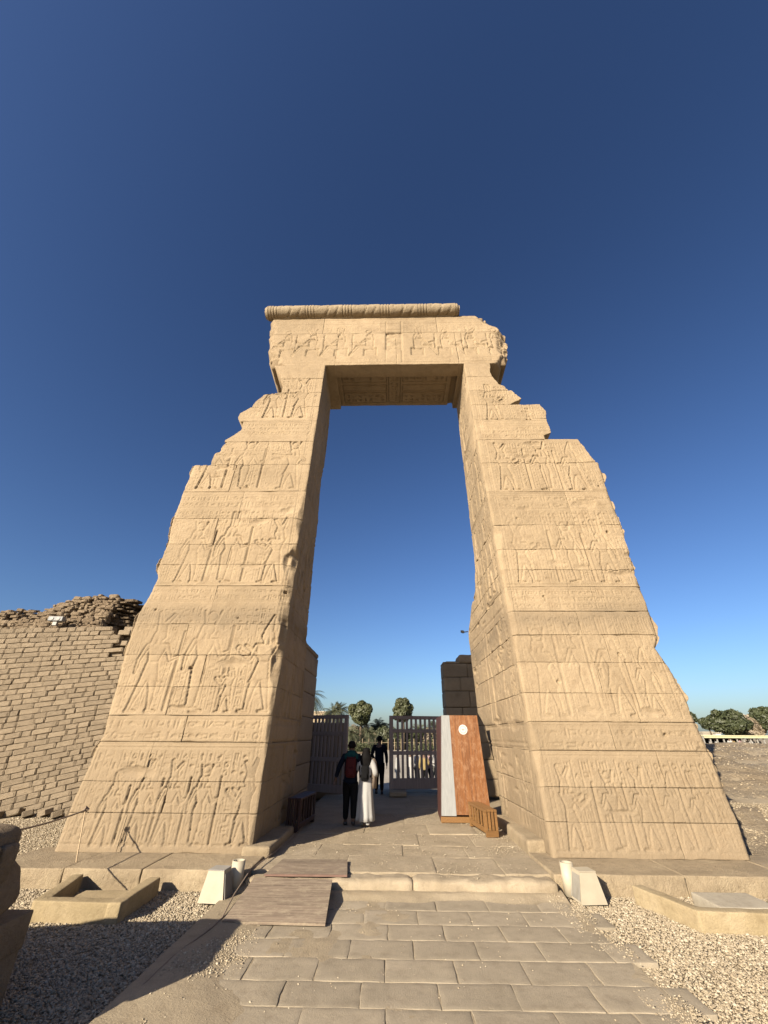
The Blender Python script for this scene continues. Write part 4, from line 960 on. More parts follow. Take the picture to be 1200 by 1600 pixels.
# low spoil of fallen bricks at the wall's foot
for i in range(9):
    px = 95 + i * 4; p = (-8.6 + i * .33, 10.55 + rnd.uniform(-.2, .15)); o = obj('fallen_brick', bms[i % 6], None, (p[0], p[1], float(gz(*p)) + .03), (rnd.uniform(-.3, .3), rnd.uniform(-.3, .3), rnd.uniform(-1, 1)), (.34, .2, .11))
    tag(o, '%s loose mud brick from the left on the gravel below the brick wall' % ('first second third fourth fifth sixth seventh eighth last'.split()[i]), 'brick', 'loose bricks at the foot of the wall')
# white lamp box on top of the wall
p = ony(88, 968, 11.3); fl = thing('floodlight', 'white box floodlight with two round lamps resting on top of the mud brick wall', 'floodlight', (p[0], p[1], p[2] - .05), .1)
MB().box(-.20, .20, -.06, .10, .0, .13, .012).build('housing', M['grey'], fl)
for dx in (-.085, .085): MB().tube([(dx, -.063, .065), (dx, -.075, .065)], .045, 14).build('lamp', M['creamdark'], fl)
MB().box(-.06, .06, -.02, .06, -.12, .0, .008).build('bracket', M['creamdark'], fl)

# ------------------------------------------------------------------ doors
def door(label, p0, p1, z0, z1, nslat, rails, bottom, swing=0):
    (xa, ya), (xb, yb) = p0, p1; L = math.hypot(xb - xa, yb - ya); ang = math.atan2(yb - ya, xb - xa)
    t = thing('door_leaf', label, 'door', (xa, ya, z0), ang, 'slatted wooden gate leaves'); H = z1 - z0
    for x in (0, L - .13): MB().box(x, x + .13, -.04, .04, 0, H, .008).build('stile', M['door'], t)
    zz = [H - .11] + [r_ for r_ in rails]
    for z in zz: MB().box(.131, L - .131, -.032, .032, z, z + .11, .006).build('rail', M['door'], t)
    MB().box(.131, L - .131, -.032, .032, 0, bottom, .006).build('bottom_board', M['door'], t)
    lv = [bottom] + sorted(r_ for r_ in rails) + [H - .11]
    for k in range(len(lv) - 1):
        a = lv[k] + (.0 if k == 0 else .11); b = lv[k + 1]
        for i in range(nslat):
            x = .13 + (L - .26) * (i + 1) / (nslat + 1); MB().box(x - .038, x + .038, -.018, .018, a + .001, b - .001, .004).build('slat', M['door'], t)
    for z in (.3, H - .4): MB().tube([(-.03, 0, z), (-.03, 0, z + .14)], .025, 8).build('hinge', M['black'], t)
    return t
door('left leaf of the brown slatted wooden gate, opened inward beside the shaded jamb', (-2.80, 14.95), (-1.42, 14.30), .30, 2.39, 8, (.80, 1.50), .20)
door('right leaf of the brown slatted wooden gate, seen against the bright forecourt', (2.05, 15.95), (-.12, 15.55), .30, 2.42, 11, (.95, 1.60), .30)
P, Fq = rough_box(-5.2, -1.72, 15.7, 16.7, 0, 2.2, .05, .03, .12, 61)
bw = thing('low_stone_wall', 'low dark stone wall behind the opened left door leaf', 'wall', (-3.5, 16.2, 0)); o = obj('stone', mesh('stone', P, Fq, M['statue'], True), bw); o.matrix_parent_inverse = Matrix.Translation((3.5, -16.2, 0))
o = MB().box(-.12, .42, 15.0, 16.4, .16, .29, .02).build('door_sill', M['floor']); tag(o, 'low stone sill block lying under the open right leaf', 'sill')

# ------------------------------------------------------------------ cabinet leaning by the right reveal
cb = thing('wooden_screen', 'tall varnished wooden screen cabinet with round white sticker against the right jamb', 'cabinet', (1.6, 11.0, .15))
y0 = -.05
def lp(x, z, y=y0): return (x - 1.6, y, z - .15)
MB().prism([lp(1.40, .29), lp(2.16, .29), lp(2.16, .29, .04), lp(1.40, .29, .04)], [lp(1.385, 2.25), lp(2.06, 2.25), lp(2.06, 2.25, .04), lp(1.385, 2.25, .04)]).build('wood_panel', M['cab'], cb)
MB().prism([lp(1.07, .27, -.045), lp(1.398, .27, y0 - .004), lp(1.398, .27, .04), lp(1.07, .27, .04)], [lp(1.195, 2.25, -.055), lp(1.383, 2.25, -.056), lp(1.383, 2.25, .04), lp(1.195, 2.25, .04)]).build('grey_panel', M['grey'], cb)
MB().prism([lp(1.05, .16, .045), lp(2.16, .16, .045), lp(2.16, .16, .55), lp(1.10, .16, 1.2)], [lp(1.18, 2.24, .045), lp(2.06, 2.24, .045), lp(2.06, 2.24, .5), lp(1.18, 2.24, 1.2)]).build('cabinet_body', M['cabdark'], cb)
MB().box(-.55, .56, -.075, -.01, .0, .105, .008).build('base_rail', M['bench'], cb)
p = ony(723.5, 1140, 10.94); mbs = MB(); mbs.tube([(p[0] - 1.6, -.052, p[2] - .15), (p[0] - 1.6, -.057, p[2] - .15)], .105, 28); mbs.build('sticker', M['white'], cb)
MB().tube([(p[0] - 1.6, -.0575, p[2] - .15), (p[0] - 1.6, -.0585, p[2] - .15)], .078, 28).build('sticker_ring', M['olive'], cb)
MB().tube([(p[0] - 1.6, -.0588, p[2] - .15), (p[0] - 1.6, -.0598, p[2] - .15)], .068, 28).build('sticker_disc', M['white'], cb)
me_ = MB()
for k, (a, b) in enumerate(((-.028, -.012), (-.006, .006), (.012, .028))): me_.box(p[0] - 1.6 + a, p[0] - 1.6 + b, -.0606, -.0599, p[2] - .15 - .018, p[2] - .15 + .018)
me_.build('sticker_mark', M['olive'], cb)

# ------------------------------------------------------------------ slatted benches
def bench(label, loc, rz, L, W, Hh, m, nside, nend):
    t = thing('slatted_bench', label, 'bench', loc, rz)
    for i in range(4):
        y = -W / 2 + W * i / 4; MB().box(-L / 2, L / 2, y + .003, y + W / 4 - .003, Hh - .04, Hh, .005).build('top_board', m, t)
    for s_ in (-1, 1):
        xe = s_ * (L / 2 - .025)
        MB().box(xe - .025, xe + .025, -W / 2 + .01, W / 2 - .01, 0, .10, .004).build('foot_rail', m, t)
        for i in range(nend):
            y = -W / 2 + .03 + (W - .06) * i / (nend - 1); MB().box(xe - .02, xe + .02, y - .022, y + .022, .10, Hh - .041, .003).build('slat', m, t)
        ye = s_ * (W / 2 - .02)
        MB().box(-L / 2 + .052, L / 2 - .052, ye - .018, ye + .018, .06, .14, .004).build('side_rail', m, t)
        for i in range(nside):
            x = -L / 2 + .1 + (L - .2) * i / (nside - 1); MB().box(x - .022, x + .022, ye - .014, ye + .014, .141, Hh - .041, .003).build('slat', m, t)
    return t
bench('low orange wooden slatted bench in sunlight at the foot of the wooden screen', (1.80, 10.05, .155), math.radians(97), 1.1, .26, .42, M['bench'], 6, 4)
bench('dark slatted wooden bench in shade against the left jamb', (-1.92, 10.3, .155), math.radians(84), 1.15, .28, .55, M['benchdark'], 6, 4)

# ------------------------------------------------------------------ ramps
def ramp_board(label, c4, th, kids=True):
    t = thing('plywood_ramp', label, 'ramp', tuple(np.mean(c4, axis=0))); c0 = np.mean(c4, axis=0)
    bot = [(p[0] - c0[0], p[1] - c0[1], p[2] - c0[2] - th) for p in c4]; top = [(p[0] - c0[0], p[1] - c0[1], p[2] - c0[2]) for p in c4]
    n = 3
    for i in range(n):
        a, b = i / n, (i + 1) / n
        def L_(q, s_): return [q[0][k] + (q[3][k] - q[0][k]) * s_ for k in range(3)], [q[1][k] + (q[2][k] - q[1][k]) * s_ for k in range(3)]
        (b0, b1), (b3, b2) = L_(bot, a + .002), L_(bot, b - .002); (t0, t1), (t3, t2) = L_(top, a + .002), L_(top, b - .002)
        MB().prism([b0, b1, b2, b3], [t0, t1, t2, t3]).build('board', M['ply'], t)
    ed = MB(); q0, q1 = top[0], top[1]
    MB().prism([(q0[0], q0[1] - .012, q0[2] - th), (q1[0], q1[1] - .012, q1[2] - th), (q1[0], q1[1] - .001, q1[2] - th), (q0[0], q0[1] - .001, q0[2] - th)],
               [(q0[0], q0[1] - .012, q0[2] + .001), (q1[0], q1[1] - .012, q1[2] + .001), (q1[0], q1[1] - .001, q1[2] + .001), (q0[0], q0[1] - .001, q0[2] + .001)]).build('edge_strip', M['redpaint'] if kids else M['ply'], t)
    a, b = np.array(top[1]), np.array(top[2]); 
    for s_ in (.25, .75):
        q = a + (b - a) * s_; 
    return t
ramp_board('large weathered plywood ramp lying from the paving up to the threshold', [(-1.87, 5.93, .035), (-.74, 5.91, .035), (-.80, 6.86, .165), (-1.84, 6.90, .165)], .022, False)
ramp_board('smaller plywood board with a reddish front edge on the passage floor', [(-1.74, 7.02, .172), (-.62, 7.00, .180), (-.69, 7.72, .186), (-1.66, 7.72, .184)], .02, True)
for (x, y, sz, lab) in ((-.9, 6.6, .11, ''),):
    pass

# ------------------------------------------------------------------ lamps
def floor_lamp(label, loc, rz, can):
    t = thing('ground_floodlight', label, 'light', loc, rz)
    wb, wt, db, dt, h = .165, .105, .14, .10, .30
    shell = MB(); 
    def fr(x0, x1, y0_, y1_, z): return [(x0, y0_, z), (x1, y0_, z), (x1, y1_, z), (x0, y1_, z)]
    shell.prism(fr(-wb, wb, -db, db, 0), fr(-wt, wt, -dt, dt, h)); shell.build('lamp_housing', M['cream'], t)
    s_ = can[2]; g_ = MB()
    for i in range(7):
        a = -.09 + i * .028
        g_.prism([(s_ * (wb + .004), a * 1.25, .03), (s_ * (wb + .010), a * 1.25, .03), (s_ * (wb + .010), a * 1.25 + .008, .03), (s_ * (wb + .004), a * 1.25 + .008, .03)],
                 [(s_ * (wt + .010), a, h - .03), (s_ * (wt + .016), a, h - .03), (s_ * (wt + .016), a + .008, h - .03), (s_ * (wt + .010), a + .008, h - .03)])
    g_.build('grille', M['creamdark'], t)
    MB().box(-wt - .006, wt + .006, -dt - .006, dt + .006, h + .001, h + .010, .003).build('cap', M['creamdark'] if can[3] else M['cream'], t)
    r_ = .085; n = 24; ro = MB(); h2 = .34
    ring = lambda r, z: [(can[0] + r * math.cos(2 * math.pi * k / n), can[1] + r * math.sin(2 * math.pi * k / n), z) for k in range(n)]
    ro.loft([ring(r_, 0), ring(r_, h2), ring(r_ - .018, h2), ring(r_ - .018, .10)]); ro.build('round_can', M['cream'], t, True)
    return t
lp_ = floor_lamp('cream tapered floodlight box with a round can behind it at the left plinth corner', (-2.25, 6.72, -.01), math.radians(-6), (.14, .24, 1, 1))
rp_ = floor_lamp('cream tapered floodlight box leaning at the right plinth corner, louvred on its left side', (2.48, 6.86, -.01), math.radians(6), (-.13, .20, -1, 0))

# ------------------------------------------------------------------ stone troughs
def trough(label, pts, th, h, seed, slab=None, base=None):
    """low wall of stones along pts (ground points)"""
    c0 = np.mean(pts, axis=0); t = thing('stone_trough', label, 'trough', (c0[0], c0[1], 0))
    for i in range(len(pts) - 1):
        a, b = np.array(pts[i], float), np.array(pts[i + 1], float); L = np.linalg.norm(b - a); ang = math.atan2(b[1] - a[1], b[0] - a[0])
        P, Fq = rough_box(0 if i == 0 else th * .02, L + (th * .0), 0, th, -.05, h, .014, .007, .04, seed + i, 6)
        obj('stone_side', mesh('stone_side', P, Fq, M['limestone'], True), t, (a[0] - c0[0], a[1] - c0[1], 0), (0, 0, ang))
    if slab:
        (x0, x1, y0_, y1_, z0, z1, m, tl) = slab; P, Fq = rough_box(x0, x1, y0_, y1_, z0, z1, .012, .006, .05, seed + 9)
        obj('inner_slab', mesh('inner_slab', P, Fq, m, True), t, (-c0[0], -c0[1], 0), None)
    return t
trough('shallow yellow stone trough on the gravel at left, shaded on its right side', [(-4.35, 7.0), (-4.10, 6.02), (-3.06, 5.98), (-3.10, 6.95)], .15, .15, 800, (-3.95, -3.35, 6.25, 6.75, -.03, .06, M['limestone'], 0))
trough('shallow yellow stone trough on the gravel at right with a pale slab inside', [(3.05, 6.85), (3.32, 6.00), (4.9, 5.88), (4.95, 6.9)], .15, .15, 820, (3.72, 4.4, 6.22, 6.75, -.03, .12, M['pale'], 0))

# ------------------------------------------------------------------ sphinx fragment on its pedestal, left edge
sp_t = thing('broken_sphinx', 'eroded headless stone sphinx fragment resting on a pedestal at the left edge', 'statue', (-3.9, 3.6, .53)); si = Matrix.Translation((3.9, -3.6, -.53))
pd = thing('stone_pedestal', 'tall smooth stone pedestal under the broken sphinx at the left edge', 'pedestal', (-4.4, 3.6, 0)); pi_ = Matrix.Translation((4.4, -3.6, 0))
for (a, b, z0, z1, s_) in ((-5.6, -3.0, -.05, .30, 0), (-5.6, -2.985, .301, .53, 1)):
    P, Fq = rough_box(a, b, 2.6, 4.44, z0, z1, .012, .006, .06, 900 + s_); o = obj('stone', mesh('stone', P, Fq, M['statue'], True), pd); o.matrix_parent_inverse = pi_
def blob(name, rows, n, m, parent, inv, amp, seed, freq=4):
    """lofted eroded body: rows of (x, yc, zc, ry, rz, power)"""
    R_ = []
    for (x, yc_, zc_, ry, rz, pw) in rows:
        ring = []
        for k in range(n):
            a = 2 * math.pi * k / n; c_, s_ = math.cos(a), math.sin(a); q = (abs(c_) ** pw + abs(s_) ** pw) ** (-1 / pw)
            ring.append((x, yc_ + ry * c_ * q, zc_ + rz * s_ * q))
        R_.append(ring)
    P = np.array(R_); d = P - P.mean(axis=1, keepdims=True); L = np.linalg.norm(d, axis=2, keepdims=True) + 1e-9
    k = fbm(P[..., 0] * freq, P[..., 1] * freq, P[..., 2] * freq, 4, seed); P = P + d / L * (k * amp)[..., None]
    mb = MB(); mb.loft([[tuple(p) for p in r] for r in P]); o = mb.build(name, m, parent, True); o.matrix_parent_inverse = inv; return o
def dens(rows, k=5):
    out = []
    for a, b in zip(rows[:-1], rows[1:]):
        for i in range(k): out.append(tuple(a[j] + (b[j] - a[j]) * i / k for j in range(6)))
    return out + [rows[-1]]
blob('body', dens([(-5.5, 3.6, .78, .6, .26, 3), (-4.6, 3.6, .84, .64, .33, 3), (-3.7, 3.6, .86, .66, .34, 3), (-3.3, 3.62, .80, .68, .28, 2.6), (-3.1, 3.64, .74, .66, .21, 2.4), (-3.0, 3.64, .68, .58, .13, 2.2), (-2.98, 3.64, .66, .3, .06, 2)], 6), 40, M['statue'], sp_t, si, .035, 5)
P, Fq = rough_box(-3.85, -3.03, 3.05, 4.10, .85, 1.15, .09, .04, .04, 930, 5)
o = obj('neck_stump', mesh('neck_stump', P, Fq, M['statue'], True), sp_t); o.matrix_parent_inverse = si
for k in range(6):
    y = 3.08 + .16 * k; P, Fq = rough_box(-3.08, -2.99 + .01 * (k % 2), y, y + .15, .80, 1.10 - .012 * k, .03, .015, .03, 940 + k, 6)
    o = obj('headdress_fold', mesh('headdress_fold', P, Fq, M['statue'], True), sp_t); o.matrix_parent_inverse = si

# ------------------------------------------------------------------ rope stand and cables
tp = thing('rope_post', 'thin pale rope barrier post with a knot, standing before the left jamb', 'post', (-4.55, 7.42, .0))
MB().tube([(-.02, 0, -.02), (-.15, .01, .78)], .009, 8).build('post', M['rope'], tp)
MB().tube([(-.165, .01, .80), (-.14, -.01, .83), (-.12, .02, .80), (-.15, .03, .77), (-.17, .0, .79)], .018, 8).build('knot', M['cable'], tp)
def sag(a, b, s_, n=14): return [tuple(np.array(a) + (np.array(b) - np.array(a)) * t + np.array([0, 0, -s_ * 4 * t * (1 - t)])) for t in np.linspace(0, 1, n)]
q1 = onz(-40, 1309, .80)
o = MB().tube(sag((-4.70, 7.43, .79), tuple(q1), .04), .010, 6).build('barrier_rope', M['cable']); tag(o, 'thin rope running left from the knotted post towards the brick wall', 'rope')
a = onz(155, 1598, .0); b = onz(345, 1440, .0); c_ = onz(430, 1350, .3); d_ = onz(472, 1305, .2)
pts = [(a[0] - .3, a[1] - .6, .01)] + [tuple(np.array([a[0], a[1], .012]) + (np.array([b[0], b[1], .03]) - [a[0], a[1], .012]) * t + [.02 * math.sin(9 * t), 0, 0]) for t in np.linspace(0, 1, 9)] + [(-1.98, 6.6, .08), (-1.95, 7.05, .20), (-1.86, 8.2, .20), (-1.84, 9.4, .19), (-1.8, 11.5, .19)]
o = MB().tube(pts, .008, 6).build('ground_cable', M['cable']); tag(o, 'thin brown cable trailing from the gravel along the edge of the paving into the passage', 'cable')
p0 = onz(1124, 1215, .45); p1 = onz(1152, 1272, .3)
o = MB().tube([tuple(p0), tuple((p0 + p1) / 2 + [.25, 0, .05]), tuple(p1)], .02, 6).build('black_hose', M['cable']); tag(o, 'dark curved hose lying on the mound just right of the gateway', 'hose')

# ------------------------------------------------------------------ people
def skin_mesh(name, V, E, R, m, sub=2):
    me = bpy.data.meshes.new(name); me.from_pydata(V, E, []); o = bpy.data.objects.new(name, me); COL.objects.link(o)
    md = o.modifiers.new('s', 'SKIN'); md.use_smooth_shade = True
    for i, r in enumerate(R): me.skin_vertices[0].data[i].radius = (r, r) if not hasattr(r, '__len__') else r
    me.skin_vertices[0].data[0].use_root = True
    m2 = o.modifiers.new('u', 'SUBSURF'); m2.levels = sub; m2.render_levels = sub
    dg = bpy.context.evaluated_depsgraph_get(); dg.update(); ev = o.evaluated_get(dg); nm = bpy.data.meshes.new_from_object(ev, depsgraph=dg)
    bpy.data.objects.remove(o); nm.materials.clear(); nm.materials.append(m); nm.name = name
    nm.polygons.foreach_set('use_smooth', np.ones(len(nm.polygons), dtype=bool)); return nm
def chain(V, E, R, pts, rad, start=None):
    prev = start
    for p, r in zip(pts, rad):
        V.append(tuple(p)); R.append(r); i = len(V) - 1
        if prev is not None: E.append((prev, i))
        prev = i
    return prev
def person(label, loc, rz, H, top, bottom, hair, pose, long_hair=False, robe=None, pack=None, shawl=None, detail=True, group=None, shoes=None, hood=None):
    """stands on loc, faces local +y; sizes for H = 1"""
    t = thing('person', label, 'person', loc, rz, group); s = H
    st = pose.get('stride', .08); la, ra = pose.get('left', 'down'), pose.get('right', 'down'); lean = pose.get('lean', 0)
    def sc(p): return (p[0] * s, p[1] * s, p[2] * s)
    hip = .50; feet = {-1: (-.055, st), 1: (.055, -st)}
    V, E, R = [], [], []
    root = chain(V, E, R, [sc((0, 0, .52))], [.075 * s])
    chest = chain(V, E, R, [sc((0, 0, .60)), sc((lean * .5, .0, .70)), sc((lean, .0, .79))], [.068 * s, (.085 * s, .062 * s), (.08 * s, .055 * s)], root)
    nk = chain(V, E, R, [sc((lean, .005, .855)), sc((lean, .012, .90)), sc((lean, .015, .945)), sc((lean, .012, .978))], [.030 * s, .048 * s, .055 * s, .035 * s], chest)
    legs = {}; arms = {}
    for d in (-1, 1):
        fy = feet[d][1]; kn = (d * .052, fy * .55 + .015, .28); an = (d * .055, fy, .05)
        lift = .02 if (d == 1 and st > .03) else 0
        legs[d] = [(d * .05, 0, .485), kn, (an[0], an[1], an[2] + lift), (an[0], an[1] + .03, .022 + lift * .3), (an[0] + d * .012, an[1] + .10, .018)]
        chain(V, E, R, [sc(p) for p in legs[d]], [.058 * s, .038 * s, .025 * s, .024 * s, .018 * s], root)
        kind = la if d < 0 else ra
        sh = (lean + d * .105, 0, .80)
        if kind == 'down': el, ha = (lean + d * .145, -.01, .64), (lean + d * .15, .03, .50)
        elif kind == 'bent': el, ha = (lean + d * .155, -.02, .65), (lean + d * .12, .13, .60)
        elif kind == 'out': el, ha = (lean + d * .175, 0, .66), (lean + d * .215, .02, .53)
        else: el, ha = (lean + d * .13, .06, .66), (lean + d * .05, .13, .72)
        arms[d] = [sh, el, ha]
        w_ = chain(V, E, R, [sc(p) for p in arms[d]], [.036 * s, .026 * s, .017 * s], chest)
        dr = Vector(ha) - Vector(el); dr.normalize(); pm = Vector(ha) + dr * .035
        pl = chain(V, E, R, [sc(pm)], [.018 * s], w_)
        if detail:
            side_ = Vector((0, 1, 0)) if abs(dr.y) < .7 else Vector((1, 0, 0)); side_ = (side_ - dr * side_.dot(dr)).normalized(); inw = Vector((-d * .3, 0, 0))
            for k, (o_, ln) in enumerate(((-.016, .036), (-.005, .042), (.006, .039), (.016, .030))):
                b0 = pm + side_ * o_ + dr * .012; chain(V, E, R, [sc(b0), sc(b0 + dr * ln * .5), sc(b0 + dr * ln + inw * .03)], [.0062 * s, .0055 * s, .0045 * s], pl)
            tb = pm + side_ * .014 - dr * .018; chain(V, E, R, [sc(tb + side_ * .012), sc(tb + side_ * .022 + dr * .02)], [.0065 * s, .005 * s], w_)
    obj('body', skin_mesh('body', V, E, R, M['skin'], 2 if detail else 1), t)
    # face
    if detail:
        fc = MB(); fc.loft([[sc((lean + a, .066 + b, z)) for a, b in ((-.008, -.01), (.008, -.01), (.003, .012 * k), (-.003, .012 * k))] for z, k in ((.945, .3), (.925, .9), (.915, 1.2), (.911, .4))]); fc.build('nose', M['skin'], t)
        for d in (-1, 1):
            MB().tube([sc((lean + d * .02, .058, .94)), sc((lean + d * .02, .066, .94))], .006 * s, 8).build('eye', M['black'], t)
            MB().tube([sc((lean + d * .052, .012, .945)), sc((lean + d * .060, .010, .925))], .010 * s, 8).build('ear', M['skin'], t)
    # hair
    hr_ = MB(); n = 14; rr = []
    lst = [(.998, .012, .012), (.992, .035, .036), (.975, .050, .053), (.95, .056, .060), (.925, .054, .056), (.905, .045, .045)]
    if long_hair: lst = [(a_, b_ * 1.12, c_ * 1.1) for a_, b_, c_ in lst[:5]] + [(.89, .078, .064), (.85, .092, .060), (.80, .098, .052), (.75, .086, .044), (.71, .05, .03)]
    for z, rx, ry in lst: rr.append([sc((lean + rx * math.cos(2 * math.pi * k / n), -.006 - (.02 if (long_hair and z < .9) else 0) + ry * math.sin(2 * math.pi * k / n) * (1 if math.sin(2 * math.pi * k / n) < 0 or z > .96 else .55), z)) for k in range(n)])
    hr_.loft(rr); hr_.build('hair', hair, t, True)
    # clothes
    if robe is None:
        V, E, R = [], [], []; root = chain(V, E, R, [sc((0, 0, .545))], [(.092 * s, .075 * s)])
        for d in (-1, 1): chain(V, E, R, [sc((d * .052, 0, .47)), sc(legs[d][1]), sc((legs[d][2][0], legs[d][2][1], legs[d][2][2] + .005))], [.070 * s, .050 * s, .038 * s], root)
        obj('trousers', skin_mesh('trousers', V, E, R, bottom, 2), t)
    else:
        rb = MB(); n = 40; rr = []
        for z, rx, ry in ((.83, .03, .03), (.82, .09, .05), (.79, .12, .065), (.72, .108, .07), (.62, .092, .066), (.52, .108, .080), (.40, .112, .088), (.25, .122, .10), (.12, .135, .112), (.065, .142, .12)):
            fold = ss(.65, .1, z) * .10
            rr.append([sc((lean * ss(.4, .8, z) + rx * (1 + fold * math.sin(9 * (a := 2 * math.pi * k / n) + z * 3)) * math.cos(a), ry * (1 + fold * math.sin(9 * a + z * 3)) * math.sin(a), z + .004 * math.sin(5 * a))) for k in range(n)])
        rb.loft(rr[::-1]); rb.build('robe', robe, t, True)
    V, E, R = [], [], []; root = chain(V, E, R, [sc((lean, .0, .785))], [(.094 * s, .066 * s)])
    chain(V, E, R, [sc((lean, .0, .835))], [.045 * s], root)
    if robe is None: chain(V, E, R, [sc((lean * .5, 0, .70)), sc((0, 0, .60)), sc((0, 0, .52)), sc((0, 0, .455))], [(.098 * s, .074 * s), (.096 * s, .078 * s), (.106 * s, .088 * s), (.104 * s, .086 * s)], root)
    for d in (-1, 1):
        k = 1.0 if robe is None else 1.25; chain(V, E, R, [sc(arms[d][0]), sc(arms[d][1]), sc(tuple(arms[d][2][j] * .93 + arms[d][1][j] * .07 for j in range(3)))], [.046 * s * k, .036 * s * k, .030 * s * k * (1.25 if robe else 1)], root)
    obj('jacket' if robe is None else 'sleeves', skin_mesh('jacket', V, E, R, top, 2), t)
    for d in (-1, 1):
        a = legs[d][3]; P, Fq = rough_box(*[v * s for v in (a[0] - .028, a[0] + .028, a[1] - .045, a[1] + .105, .0 + (legs[d][2][2] - .05), .045 + (legs[d][2][2] - .05))], rad=.02 * s, amp=0, res=.04)
        obj('shoe', mesh('shoe', P, Fq, shoes or M['black'], True), t)
    if pack:
        pm_, w_, h0, h1, dp = pack; P, Fq = rough_box(*[v * s for v in (lean - w_, lean + w_, -.07 - dp, -.062, h0, h1)], rad=.045 * s, amp=.004, res=.03, seed=3)
        o = obj('backpack', mesh('backpack', P, Fq, pm_, True), t)
        P, Fq = rough_box(*[v * s for v in (lean - w_ * .7, lean + w_ * .7, -.085 - dp, -.07 - dp + .02, h0 + .03, h0 + (h1 - h0) * .5)], rad=.018 * s, amp=.0, res=.03, seed=4); obj('pocket', mesh('pocket', P, Fq, pm_, True), o)
        for d in (-1, 1): MB().tube([sc((lean + d * w_ * .7, -.075, h1 - .02)), sc((lean + d * .06, -.04, .862)), sc((lean + d * .065, .04, .845)), sc((lean + d * .07, .085, .76)), sc((lean + d * .09, .05, .66)), sc((lean + d * .08, -.07, h0 + .05))], .010 * s, 6).build('strap', pm_, t)
    if hood:
        hd = MB(); n = 22; rr = []
        for z, rx, ry, oy in ((.77, .128, .078, 0), (.80, .122, .076, -.004), (.83, .098, .074, -.012), (.853, .070, .066, -.018), (.875, .055, .052, -.016), (.878, .042, .038, -.008)):
            rr.append([sc((lean + rx * math.cos(2 * math.pi * q_ / n), oy + ry * math.sin(2 * math.pi * q_ / n), z)) for q_ in range(n)])
        hd.loft(rr); hd.build('hood', hood, t, True)
    if shawl:
        sh = MB(); rr = []; n = 24
        for z, k in ((.85, .6), (.80, 1.0), (.70, 1.1), (.58, 1.05), (.46, 1.0)):
            rr.append([sc((lean + .085 + .075 * k * math.cos(2 * math.pi * q_ / n) * (1 + .1 * math.sin(q_ * 1.9)), .02 + .05 * k * math.sin(2 * math.pi * q_ / n), z)) for q_ in range(n)])
        sh.loft(rr[::-1]); sh.build('shawl', shawl, t, True)
    return t
FZ = .155
person('man in teal and dark jacket with dark red backpack in the passage', (-.93, 10.45, FZ), .05, 1.55, M['c_navy'], M['c_black'], M['hair'], dict(stride=.05, left='out', right='down'), pack=(M['c_red'], .075, .55, .80, .09), hood=M['c_teal'])
person('woman in long white dress with loose black hair and black backpack beside the man', (-.60, 10.45, FZ), -.08, 1.42, M['c_white'], M['c_white'], M['hair'], dict(stride=.07, left='out', right='bent'), long_hair=True, robe=M['c_white'], pack=(M['c_black'], .06, .56, .76, .06), shawl=M['c_cream'], shoes=M['c_white'])
person('man in dark clothes standing in the open doorway, silhouetted against the bright forecourt', (-.46, 15.75, FZ), .0, 1.66, M['c_navy'], M['c_black'], M['hair'], dict(stride=.03, left='bent', right='down'))
crowd = [(.18, 18.6, 1.62, 'c_white', 'c_white', None, 'visitor in pale clothes just outside, half hidden by the edge of the right door leaf'),
         (.72, 19.3, 1.60, 'c_white', 'c_white', 'c_white', 'visitor in a long white robe seen between the middle slats of the right door leaf'),
         (1.0, 19.9, 1.66, 'c_white', 'c_grey', None, 'visitor in white shirt and dark trousers seen through the right door leaf'),
         (1.28, 19.3, 1.62, 'c_yellow', 'c_black', None, 'visitor in mustard top and dark trousers seen through the right door leaf'),
         (1.55, 20.0, 1.64, 'c_pink', 'c_black', None, 'visitor in a pinkish top beside the mustard one behind the right door leaf'),
         (1.8, 21.2, 1.66, 'c_white', 'c_grey', None, 'visitor in white top and grey trousers farthest right behind the right door leaf')]
protos = []
for i, (x, y, H, a, b, r_, lab) in enumerate(crowd):
    x, y = x * 1.27, y + 5.3
    protos.append(person(lab, (x, y, -.5), rnd.uniform(-2.5, 2.5), H, M[a], M[b], M['hair'], dict(stride=.04, left='down', right='bent' if i % 2 else 'down'), robe=M[r_] if r_ else None, detail=False, group='visitors outside the gate'))

# ------------------------------------------------------------------ vegetation
def leaves(name, m, parent, centers, radii, n, size, seed, flat=1.0, hollow=.45):
    r_ = np.random.RandomState(seed); k = r_.choice(len(centers), n, p=np.array(radii) ** 2 / (np.array(radii) ** 2).sum()); C_ = np.array(centers)[k]; Rr = np.array(radii)[k]
    d = r_.normal(size=(n, 3)); d /= np.linalg.norm(d, axis=1, keepdims=True); rad = Rr * (hollow + (1 - hollow) * r_.uniform(0, 1, n) ** .5)
    P = C_ + d * rad[:, None] * np.array([1, 1, flat]); nn = d + r_.normal(size=(n, 3)) * .6; nn /= np.linalg.norm(nn, axis=1, keepdims=True)
    u = np.cross(nn, r_.normal(size=(n, 3))); u /= np.linalg.norm(u, axis=1, keepdims=True); v = np.cross(nn, u); s_ = r_.uniform(.6, 1.3, n)[:, None] * size
    Q = np.stack([P - u * s_, P - v * s_ * .5, P + u * s_, P + v * s_ * .5], 1).reshape(-1, 3); Fq = np.arange(n * 4).reshape(n, 4)
    return obj(name, mesh(name, Q, Fq, m), parent)
